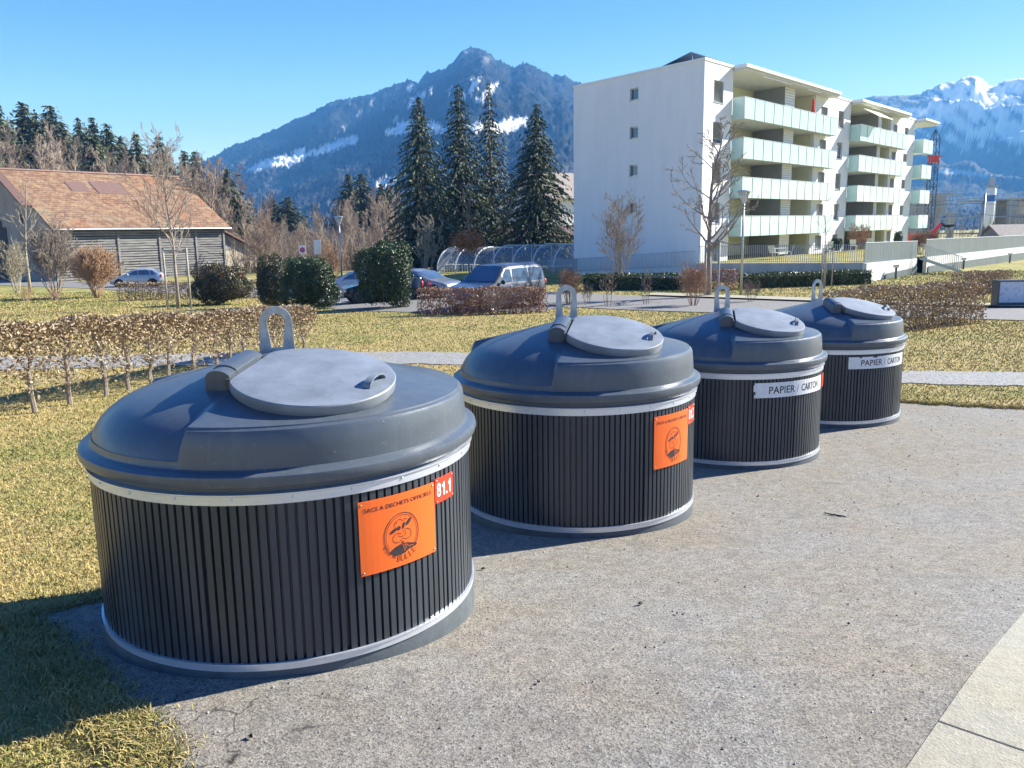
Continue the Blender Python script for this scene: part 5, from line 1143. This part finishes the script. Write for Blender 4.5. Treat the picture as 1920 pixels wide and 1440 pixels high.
# ---------------------------------------------------------------- cars
def car(name,label,loc,rz,prof,W_,belt,body,wins,shield,rear,wx,wr_=.33,sill=.22,cat_='car',roofrails=False,skin=None):
    r=root(name,loc,label,cat_,None,rz); px_=[p[0] for p in prof]; pz_=[p[1] for p in prof]; L=px_[-1]
    zt=lambda x: float(np.interp(x,px_,pz_))
    xs_=sorted(set(list(np.linspace(0,L,45))+px_)); mb=MB(); hw=W_/2
    def sec(x):
        z=zt(x); e=min(x,L-x); k=1-.22*max(0,1-e/.55)**2.2; w=hw*k; bl=min(belt,z-.05); zr=z
        f=max(0,min(1,(z-belt)/.75)); wt=w*(.965-.17*f)
        zl=sill+.10*max(0,1-e/.3)
        return [(0,zl),(w*.88,zl),(w*.97,zl+.10),(w,(zl+bl)/2),(w*.985,bl-.06),(w*.955,bl),(w*.955+(wt-w*.955)*.8,bl+(zr-bl)*.78),(wt*.93,zr-(zr-bl)*.05-.012),(wt*.75,zr-.004),(0,zr+.015)]
    for x in xs_:
        s=sec(x); mb.v+=[(x-L/2,y,z) for y,z in s]+[(x-L/2,-y,z) for y,z in s[::-1][1:-1]]
    n=18
    for i in range(len(xs_)-1):
        for j in range(n): mb.f.append((i*n+j,i*n+(j+1)%n,(i+1)*n+(j+1)%n,(i+1)*n+j))
    mb.f+=[tuple(range(n))[::-1],tuple((len(xs_)-1)*n+j for j in range(n))]
    bo=mb.build('body',body,r,38)
    def side_y(x,z):
        s=sec(x)[4:8]; return float(np.interp(z,[q_[1] for q_ in s],[q_[0] for q_ in s]))
    for (a,b_,c,d_) in wins:     # x bottom-left, bottom-right, top-right, top-left
        for sg in(-1,1):
            w_=MB(); N_=5; zb_=belt+.05
            for i in range(N_+1):
                for j in range(N_+1):
                    u=i/N_;v=j/N_; xb=a+(b_-a)*u; xt=d_+(c-d_)*u; x=xb+(xt-xb)*v; zz=zb_+(min(zt(xt)-.13,zt(x)-.10)-zb_)*v
                    w_.v.append((x-L/2,sg*(side_y(x,zz)+.012),zz))
            for i in range(N_):
                for j in range(N_):
                    k=i*(N_+1)+j; f=(k,k+N_+1,k+N_+2,k+1); w_.f.append(f if sg<0 else f[::-1])
            w_.build('side_window',M['glass'],bo,True)
    for nm,(a,b_) in(('windscreen',shield),('rear_window',rear)):
        if a is None: continue
        w_=MB(); N_=6
        for i in range(N_+1):
            x=a+(b_-a)*i/N_; s=sec(x)
            for j in range(7): t=-1+2*j/6; yy=s[7][0]*.97*t; w_.v.append((x-L/2,yy,zt(x)+.022-.03*abs(t)**4))
        for i in range(N_):
            for j in range(6): k=i*7+j; w_.f.append((k,k+7,k+8,k+1))
        w_.build(nm,M['glass'],bo,True)
    for x in wx:
        for sg in(-1,1):
            y=sg*(hw-.10)
            ac=MB(); ac.lathe([(0,-.03),(wr_+.075,-.03),(wr_+.075,.112),(0,.112)],22); ac.v=[(x-L/2+a,(y+sg*c),wr_+b) for a,b,c in ac.v]; ac.build('wheel_arch',M['black'],bo)
            t_=MB(); t_.lathe([(wr_*.66,.09),(wr_*.70,.118),(wr_*.9,.126),(wr_,.10),(wr_,-.09),(.1,-.09)],28); t_.v=[(x-L/2+a,y+sg*c,wr_+b) for a,b,c in t_.v]; wh=t_.build('wheel',M['black'],r,40)
            rm=MB(); rm.lathe([(0,.10),(.06,.108),(.07,.095),(wr_*.2,.09)],20)
            for k in range(5):
                a=2*PI*k/5; c,s=math.cos(a),math.sin(a); rm.add([(c*.05-s*.035,s*.05+c*.035,.1),(c*.05+s*.035,s*.05-c*.035,.1),(c*wr_*.66+s*.05,s*wr_*.66-c*.05,.105),(c*wr_*.66-s*.05,s*wr_*.66+c*.05,.105)],[(0,1,2,3)])
            rm.lathe([(wr_*.60,.10),(wr_*.68,.115)],24); rm.v=[(x-L/2+a,y+sg*c,wr_+b) for a,b,c in rm.v]; rm.build('rim',M['alu'],wh)
    for sg in(-1,1):
        b2=MB(); b2.ball((.10-L/2,sg*hw*.70,zt(.10)*.84),.12,7,(.9,1.4,.75)); b2.build('headlight',M['white'],r,True)
        b2=MB(); b2.ball((L-.09-L/2,sg*hw*.78,belt-.08),.13,7,(.7,.9,1.3)); b2.build('tail_light',M['redplate'],r,True)
        b2=MB(); b2.ball((wins[0][0]+.12-L/2,sg*(hw+.10),belt+.08),.11,7,(.7,1,.85)); b2.tube([(wins[0][0]+.16-L/2,sg*(hw-.06),belt+.02),(wins[0][0]+.12-L/2,sg*(hw+.06),belt+.05)],.025,5); b2.build('mirror',M['black'] if name!='car' else body,r,True)
        for a in [w_[1]-.28 for w_ in wins[:2]]:
            b2=MB(); yy=side_y(a,belt-.1)+.012; b2.box((a-L/2,min(sg*yy,sg*(yy+.02)),belt-.13),(a+.2-L/2,max(sg*yy,sg*(yy+.02)),belt-.10)); b2.build('door_handle',M['alu'],r)
            b2=MB(); x=a+.26; 
            for zz in np.linspace(sill+.12,belt-.02,6)[:-1]:
                z2=zz+(belt-.14-sill)/5; y1=side_y(x,zz) if zz>belt-.06 else float(np.interp(zz,[q_[1] for q_ in sec(x)[1:6]],[q_[0] for q_ in sec(x)[1:6]])); y2=float(np.interp(z2,[q_[1] for q_ in sec(x)[1:6]],[q_[0] for q_ in sec(x)[1:6]]))
                b2.add([(x-.006-L/2,sg*(y1+.003),zz),(x+.006-L/2,sg*(y1+.003),zz),(x+.006-L/2,sg*(y2+.003),z2),(x-.006-L/2,sg*(y2+.003),z2)],[(0,1,2,3)])
            b2.build('door_gap',M['black'],bo)
    MB().box((-.03-L/2,-.26,.38),(-.005-L/2,.26,.49)).build('front_plate',M['white'],r)
    return r
def paint(n,c,met=.5): return mat(n,c,.28,met,var=.05,scale=1,coat=.6)
van_p=[(0,.62),(.12,.88),(.35,1.0),(1.05,1.14),(1.15,1.17),(1.95,1.80),(2.3,1.88),(3.4,1.90),(4.5,1.88),(4.85,1.80),(5.05,1.25),(5.14,.8)]
car('van','dark grey passenger van with long side windows parked behind the reddish hedge',gd(934,36.4,.02),R(54),van_p,1.93,1.10,paint('van_grey_paint',(.085,.085,.098),.35),[(1.42,2.38,2.36,2.02),(2.47,3.62,3.60,2.47),(3.70,4.72,4.58,3.70)],(1.2,1.97),(None,None),(.92,4.1),.34,cat_='van')
hatch=[(0,.55),(.08,.72),(.3,.80),(1.0,.96),(1.1,.98),(1.75,1.38),(2.2,1.48),(2.9,1.49),(3.45,1.40),(3.85,1.08),(3.98,.95),(4.06,.6)]
hw_=[(1.35,2.2,2.18,1.85),(2.28,3.15,3.05,2.28),(3.22,3.55,3.35,3.18)]
car('car','small blue-grey hatchback parked in front of the barn boards',gd(260,70,.02),R(12),hatch,1.75,.93,paint('blue_grey_paint',(.44,.50,.55),.3),hw_,(1.12,1.76),(3.48,3.84),(.75,3.3),.31)
car('car','dark car mostly hidden between the two big evergreen bushes',gd(716,43.0,.02),R(20),hatch,1.8,.93,paint('black_blue_paint',(.035,.04,.05)),hw_,(1.12,1.76),(3.48,3.84),(.75,3.3),.33)
est=[(0,.55),(.08,.72),(.3,.82),(1.05,.96),(1.15,.98),(1.85,1.36),(2.3,1.46),(3.2,1.47),(4.0,1.40),(4.3,1.08),(4.42,.95),(4.5,.6)]
car('car','silver grey car with sloping screen just left of the van',gd(790,44.6,.02),R(150),est,1.8,.93,paint('silver_grey_paint',(.33,.34,.36)),[(1.45,2.3,2.28,1.95),(2.38,3.3,3.25,2.38),(3.4,4.0,3.85,3.38)],(1.17,1.86),(4.02,4.28),(.82,3.6),.33)
car('car','pale car whose light roof shows behind the dark car',gd(672,50,.02),R(-2),est,1.8,.93,paint('pale_paint',(.62,.63,.64),.1),[(1.45,2.3,2.28,1.95),(2.38,3.3,3.25,2.38),(3.4,4.0,3.85,3.38)],(1.17,1.86),(4.02,4.28),(.82,3.6),.33)

# ---------------------------------------------------------------- building site in the distance
def shell(px0,px1,top,Y,label,dep=12,topd=0):
    a=gd(px0,Y); b_=gd(px1,Y+3); a.z=min(a.z,b_.z)-.5; L=(b_-a).xy.length; H=P(px0,top,Y).z-a.z
    r=root('concrete_shell',a,label,'building site',None,math.atan2((b_-a).y,(b_-a).x)); nf=max(2,int(H/2.9))
    for k in range(nf+1): MB().box((0,0,H*k/nf-.3),(L,dep,H*k/nf)).build('floor_slab',M['concrete'],r)
    for k in range(nf):
        x=0
        while x<L-1:
            w_=rw.choice([.5,1.6,2.4]); 
            MB().box((x,.02,H*k/nf),(min(x+w_,L),.25,H*(k+1)/nf-.3)).build('wall_piece',M['concrete'],r); x+=w_+rw.choice([.8,1.3,2.2])
        MB().box((0,dep*.5,H*k/nf),(L,dep*.5+.2,H*(k+1)/nf-.3)).build('core_wall',M['concrete'],r)
    s=MB()
    for x in np.arange(-.8,L+1,2.0):
        s.tube([(x,-1.2,0),(x,-1.2,H+rw.uniform(.8,3.5))],.05,4,False); s.tube([(x,-.4,0),(x,-.4,H+rw.uniform(.6,2))],.05,4,False)
    for z in np.arange(1.9,H+1.6,1.0): s.tube([(-1,-1.2,z),(L+1,-1.2,z)],.035,4,False)
    for z in np.arange(1.9,H+.6,2.0): s.box((-.9,-1.2,z-.06),(L+.9,-.4,z))
    for i,x in enumerate(np.arange(-.8,L-1,4.0)): s.tube([(x,-1.22,0),(x+2,-1.22,H)],.035,4,False)
    s.build('scaffolding',M['galv'],r); return r
shell(1690,1786,362,150,'grey concrete shell with scaffolding seen just past the last balconies')
shell(1886,1990,372,165,'second scaffolded concrete shell at the right edge of the view',14)
p=gd(1738,140); r=root('tower_crane',p,'thin lattice crane mast between the end balconies','crane'); ztop=P(1738,243,140).z-p.z; zr_=P(1738,305,140).z-p.z; zr2=P(1738,289,140).z-p.z
def lattice(b,z0,z1,w,step=1.3):
    for x in(-w,w):
        for y in(-w,w): b.tube([(x,y,z0),(x,y,z1)],.07,4,False)
    z=z0;i=0
    while z<z1-.2:
        zz=min(z+step,z1); sg=1 if i%2 else -1
        for y in(-w,w): b.tube([(-w*sg,y,z),(w*sg,y,zz)],.04,3,False); b.tube([(y,-w*sg,z),(y,w*sg,zz)],.04,3,False); b.tube([(-w,y,zz),(w,y,zz)],.04,3,False)
        z=zz;i+=1
b=MB(); lattice(b,0,ztop-1.5,.55); b.tube([(-.55,-.55,ztop-1.5),(0,0,ztop)],.06,4); b.tube([(.55,.55,ztop-1.5),(0,0,ztop)],.06,4); b.tube([(.55,-.55,ztop-1.5),(0,0,ztop)],.06,4); b.tube([(-.55,.55,ztop-1.5),(0,0,ztop)],.06,4); b.build('mast',M['darkmetal'],r)
b=MB(); b.box((-.7,-.7,zr_),(.7,.7,zr_+.25)); b.box((-.6,-.6,zr_+.25),(.6,.6,zr2-.5)); b.box((-.9,-.6,zr2-.5),(1.0,.6,zr2-.3)); b.build('slewing_ring',M['redplate'],r)
p=gd(1848,128); r=root('silo',p,'white cement silo with a blue band','silo'); z0=P(1848,424,128).z-p.z; z1=P(1848,355,128).z-p.z
b=MB(); b.lathe([(.2,z0-.8),(.72,z0+.9),(.74,z1),(.5,z1+.3),(0,z1+.35)],24); b.build('tank',M['white'],r,40); za=z1-(z1-z0)*.16; zb_=z1-(z1-z0)*.33; MB().lathe([(.745,zb_),(.75,zb_),(.75,za),(.745,za)],24).build('band',mat('blue_band',(.02,.16,.45),.4),r,40)
b=MB(); 
for k in range(3): a=2*PI*k/3+.4; b.tube([(.8*math.cos(a),.8*math.sin(a),-.5),(.7*math.cos(a),.7*math.sin(a),z0+1.4)],.06,4)
b.tube([(.95,0,0),(.95,0,z1+1)],.05,4); b.build('frame',M['galv'],r); b=MB(); b.box((-.8,-.8,z1+.36),(.8,.8,z1+.45)); b.box((-.3,-.3,z1+.45),(.35,.3,z1+1.7))
for x in(-.8,.8):
    for y in(-.8,.8): b.tube([(x,y,z1+.4),(x,y,z1+1.4)],.03,4)
b.build('top_platform',M['galv'],r)
p=gd(1836,112); r=root('power_pole',p,'grey pole carrying overhead lines left of the silo','pole'); zt_=P(1838,363,112).z-p.z; MB().tube([(0,0,-.3),(.15,0,zt_)],[.2,.15],8).build('pole_shaft',M['galv'],r,True)
for px_a,ya,yb in((1700,377,371),(1700,380,383),(1560,352,404)):
    pass
for k,(y0,y1) in enumerate(((375,371),(376,381),(404,402))):
    a=P(1838,y1,112)-p; c=P(1640,y0+2,150)-p; e=P(2100,y1+3,104)-p; mid=a.lerp(c,.5)-Vector((0,0,.5)); m2=a.lerp(e,.5)-Vector((0,0,.5)); MB().tube([c,mid,a,m2,e],.03,4,False).build('overhead_line',M['darkmetal'],r)
p=gd(1730,98); r=root('excavator',p,'red excavator boom reaching up beside the concrete shell','excavator')
a=P(1742,444,98)-p; b_=P(1764,419,98)-p; c=P(1779,424,98)-p; d_=P(1790,422,98)-p
MB().box((a.x-2.2,-1,-.2),(a.x+.4,1,a.z+.3)).build('cab',M['redplate'],r); MB().tube([a,b_],[.34,.22],4).build('boom',M['redplate'],r); MB().tube([b_,b_.lerp(c,.5)+Vector((0,0,-.1)),c,d_],[.2,.16,.2,.1],5).build('arm',M['black'],r)
for i,(px,top,Y) in enumerate(((1700,432,120),(1800,430,135),(1822,428,140),(1870,424,150),(1895,426,135),(1925,420,140),(1780,431,118))):
    pp=gd(px,Y); h=P(px,top,Y).z-pp.z; s=protos[i%4].copy(); C.objects.link(s); s.location=pp; s.scale=(h/10*1.5,h/10*1.5,h/10); s['label']='low bare brown tree beyond the long panel fence'; s['group']='bare trees beyond the panel fence'
# ---------------------------------------------------------------- mountains
def mountain(name,prof,Yr,Yf,res,snowf,m,rough,tree,seed,t_ext,plat=.0):
    rg=np.random.default_rng(seed)
    tt=[];ze=[]
    for px,py in prof: r=ray(px,py); tt.append(r[0]/r[1]); ze.append(r[2]/r[1])
    tt=np.array(tt);ze=np.array(ze); nt_,ns_=res
    T_=np.linspace(t_ext[0],t_ext[1],nt_); Sg=np.concatenate([np.linspace(0,1,ns_),1+np.linspace(.02,.5,14)])
    Zr=CH+np.interp(T_,tt,ze)*Yr
    def fr1(x,sd,oc=6,lac=2.1,g=.55):
        o=np.zeros_like(x);a=1;f=1;rr=np.random.default_rng(sd)
        for k in range(oc): o+=a*np.sin(x*f+rr.random()*6.28+1.7*np.sin(x*f*.37+rr.random()*6)); a*=g; f*=lac
        return o
    Tg,S2=np.meshgrid(T_,Sg); Yg=Yf+(Yr-Yf)*S2; Xg=Tg*Yg
    def n2(x,y,sd,oc=6,f0=1.,g=.5):
        rr=np.random.default_rng(sd); o=np.zeros_like(x); a=1; f=f0; tot=0
        for k in range(oc):
            th=rr.random()*6.28; P1=rr.random(3)*6.28; c,s=math.cos(th),math.sin(th); u=x*c+y*s; v=-x*s+y*c
            o+=a*(np.sin(u*f+P1[0]+1.3*np.sin(v*f*.7+P1[1]))*np.sin(v*f*1.1+P1[2]+1.1*np.sin(u*f*.6))); tot+=a; a*=g; f*=2.05
        return o/tot
    sc=Yr/3000
    rid=1-np.abs(n2(Xg,Yg*.7,seed,7,.0050/sc,.52))*2.
    base=np.where(S2<=1,S2**(1.25+.25*np.sin(Tg*9+seed)),1-(S2-1)*.9)
    H=(Zr[None]+12)*base-12
    env=np.where(S2<=1,np.sin(np.clip(S2,0,1)*PI)**.7,.3)
    Hn=H+rough*sc*env*(rid-.55)*np.clip(H/250/sc,0.15,1.2)
    fine=rg.normal(size=H.shape); Hn+=tree*(np.abs(fine)*.9+n2(Xg,Yg,seed+3,4,.06/sc,.6)*1.5)
    lim=CH+(Zr[None]-CH)/Yr*Yg*(1-.05*(1-np.clip(S2,0,1))**1.0)-np.where(S2<1,(1-S2)*40*sc,0); Hn=np.where(S2<1,np.minimum(Hn,lim+tree*np.abs(fine)),Hn); Hn[0]=-12; Hn=np.maximum(Hn,-12)
    V=np.stack([Xg.ravel(),Yg.ravel(),Hn.ravel()],1); i=(np.arange(len(Sg)-1)[:,None]*nt_+np.arange(nt_-1)[None]).ravel(); F=np.stack([i,i+1,i+nt_+1,i+nt_],1)
    # where each terrain point stands in the survey view, to lay the known snow fields
    d=np.stack([V[:,0],V[:,1],V[:,2]-CH],1); w_=d@cFv; PX=960+FP*(d@cR)/w_; PY=720-FP*(d@cU)/w_
    sn=snowf(PX,PY,V,n2(PX,PY*1.3,seed+9,6,.075,.62),rid.ravel())
    o=npmesh(name,V,F,m,tint=np.clip(sn,0,1),smooth=True); o['kind']='structure'; return o
def inpoly(px,py,poly):
    ins=np.zeros(len(px),bool)
    for i in range(len(poly)):
        a=poly[i]; b=poly[(i+1)%len(poly)]; c=((a[1]>py)!=(b[1]>py))
        with np.errstate(all='ignore'): xx=(b[0]-a[0])*(py-a[1])/(b[1]-a[1])+a[0]
        ins^= c&(px<xx)
    return ins
def mtmat(name,forest,rock,snow):
    m=bpy.data.materials.new(name); m.use_nodes=True; n,l,b=nodes(m); b.inputs['Roughness'].default_value=.9; b.inputs['Specular IOR Level'].default_value=.1
    ge=n.new('ShaderNodeNewGeometry'); f=noise(n,l,ge.outputs['Position'],.03,6,.75); g=noise(n,l,ge.outputs['Position'],.004,4)
    c=ramp(n,l,f,[(.35,forest),(.65,rock)]); c=mixc(n,l,ramp(n,l,g,[(.4,(0,0,0)),(.7,(.6,.6,.6))]),c,tuple(v*1.5 for v in rock))
    at=n.new('ShaderNodeAttribute'); at.attribute_name='tint'; l.new(mixc(n,l,at.outputs['Fac'],c,snow),b.inputs['Base Color']); return m
prof1=[(-900,420),(-300,400),(0,400),(200,372),(330,330),(399,298),(436,276),(492,259),(549,229),(590,212),(620,193),(657,189),(699,180),(729,165),(770,154),(785,161),(796,142),(830,133),(852,116),(867,97),(880,94),(897,92),(908,97),(916,101),(931,114),(942,118),(957,129),(968,127),(980,122),(988,122),(999,129),(1017,137),(1036,148),(1048,145),(1059,146),(1074,157),(1150,175),(1300,230),(1500,290),(1700,360),(2000,420)]
SA=[(458,322),(490,303),(525,290),(538,291),(541,296),(556,281),(572,277),(575,287),(600,275),(640,262),(664,254),(676,259),(664,270),(620,283),(580,292),(552,305),(538,318),(541,306),(515,312),(485,321)]
SB=[(712,253),(745,236),(775,222),(800,228),(830,236),(880,232),(915,238),(900,248),(840,250),(780,246)]
SD=[(900,236),(950,224),(992,219),(984,230),(955,246),(925,248)]
SE=[(700,346),(725,334),(745,332),(742,352),(712,356)]
def snow1(px,py,V,nz,rid):
    jx=px+nz*5; jy=py+nz*3; s=np.zeros(len(px))
    for p in(SA,SB,SD,SE): s=np.maximum(s,inpoly(jx,jy,p).astype(float))
    st=np.sin((px*.85+py*.9)*.19+2*nz)+nz*1.6+.3*np.sin(px*.5)
    box=((px>838)&(px<940)&(py>148)&(py<190)); s=np.maximum(s,(box&(st>.55+np.abs(px-885)/90)).astype(float)*.9)
    box=((px>762)&(px<812)&(py>160)&(py<200)); s=np.maximum(s,(box&(st>.75)).astype(float)*.8)
    box=((px>600)&(px<760)&(py>185)&(py<250)); s=np.maximum(s,(box&(st+nz>1.9)).astype(float)*.5)
    box=((px>862)&(px<940)&(py>92)&(py<150)); s=np.maximum(s,(box&(nz>.3)).astype(float)*.15)
    low=((py>300)&(px<1080)&(nz>.12)); s=np.maximum(s,low.astype(float)*.07)
    return s
m1=mtmat('wooded_mountain',(.003,.006,.007),(.010,.015,.017),(.80,.82,.86))
mountain('mountain',prof1,2200,700,(1000,300),snow1,m1,60,4.2,11,(-1.15,.75))
prof2=[(900,300),(1300,250),(1500,220),(1580,200),(1605,190),(1631,183),(1653,181),(1697,180),(1725,178),(1745,166),(1773,157),(1793,156),(1806,147),(1818,146),(1830,143),(1841,148),(1852,161),(1862,162),(1872,159),(1885,152),(1898,150),(1911,148),(1930,149),(1990,135),(2080,120),(2300,150),(2700,220),(3300,300)]
def snow2(px,py,V,nz,rid):
    st=np.sin((px*1.0-py*1.25)*.13+2.6*nz)*.55+nz*1.6+.0
    lim=270+ (px-1640)*.02; fade=np.clip((lim-py)/60,-1,1)
    s=np.clip((st+fade*.9-.15)*2.2,0,1)*(fade>-.2)
    s=np.where((px<1740)&(py<203),s*.15,s); s=np.where((px<1640),s*.3,s)
    s=np.maximum(s,(inpoly(px+nz*5,py+nz*3,[(1815,235),(1845,245),(1870,262),(1885,258),(1862,240),(1900,236),(1925,250),(1925,275),(1890,262),(1850,258),(1822,245)])).astype(float)*.9)
    s=np.maximum(s,(inpoly(px+nz*4,py+nz*2,[(1752,320),(1768,316),(1790,319),(1820,322),(1860,328),(1860,332),(1800,327),(1760,326)])).astype(float)*.6)
    return s
m2=mtmat('snowy_mountain',(.004,.010,.013),(.015,.024,.032),(.82,.84,.88))
mountain('snowy_mountain',prof2,3400,1500,(700,280),snow2,m2,130,2.2,23,(.2,1.3))
# ---------------------------------------------------------------- haze: the air between here and the mountains
hz=MB(); hz.box((-3700,-420,-14),(6200,4500,730)); hm=bpy.data.materials.new('haze_air'); hm.use_nodes=True; n=hm.node_tree.nodes; l=hm.node_tree.links
n.remove(n['Principled BSDF']); pv=n.new('ShaderNodeVolumePrincipled'); pv.inputs['Color'].default_value=(.12,.40,1,1); pv.inputs['Density'].default_value=.00026; pv.inputs['Absorption Color'].default_value=(1,1,1,1); pv.inputs['Anisotropy'].default_value=.0
l.new(pv.outputs[0],n['Material Output'].inputs['Volume']); ho=hz.build('haze',hm); ho['kind']='stuff'; ho['label']='pale blue haze between the lawn and the mountains'; ho['category']='haze'

# ---------------------------------------------------------------- loose grit on the asphalt
def grit():
    rg=np.random.default_rng(5); n=5200; Q=np.stack([rg.uniform(-3,8,n),2.2+9.8*rg.random(n)**1.5],1)
    ok=inside(PAD,Q)&(((Q-K0)@KN)<-.03)
    for x,y,*_ in BINS: ok&=np.hypot(Q[:,0]-x,Q[:,1]-y)>1.0
    Q=Q[ok]; n=len(Q); r=rg.uniform(.0018,.0055,n)*(1+.12*Q[:,1]); z=G(Q[:,0],Q[:,1])+.022+r*.3
    base=np.array([(1,0,0),(-.5,.87,0),(-.5,-.87,0),(.1,0,.9)]); a=rg.uniform(0,6.28,n); c,s=np.cos(a),np.sin(a)
    P_=base[None]*r[:,None,None]*rg.uniform(.6,1.4,(n,4,1)); x=P_[...,0]*c[:,None]-P_[...,1]*s[:,None]; y=P_[...,0]*s[:,None]+P_[...,1]*c[:,None]
    V=np.stack([x+Q[:,:1],y+Q[:,1:],P_[...,2]+z[:,None]-.001],-1).reshape(-1,3); o=np.arange(n)[:,None]*4
    F=np.concatenate([o+np.array([[0,1,3]]),o+np.array([[1,2,3]]),o+np.array([[2,0,3]])])
    g=npmesh('grit',V,F,mat('grit_stone',(.22,.21,.19),.9,tint=[(.06,.05,.04),(.3,.28,.25),(.6,.58,.53)]),tint=np.repeat(rg.random(n),4)); tag(g,'loose grit and small stones scattered over the asphalt','grit',None,'stuff')
grit()
for i,(px,py,s_,a,lab) in enumerate(((905,1075,.02,.3,'brown curled leaf lying in the shadow gap between the two nearest containers'),(1010,1290,.011,1.2,'small dark leaf scrap on the asphalt at the lower middle'),(470,1395,.016,2.2,'dry leaf on the cracked asphalt below the nearest container'),(1705,860,.018,.9,'dry leaf on the asphalt right of the farthest container'),(1590,1180,.010,.1,'tiny dark leaf scrap left of the concrete kerb'))): leaf(px,py,s_,a,lab,M['darkwood'])
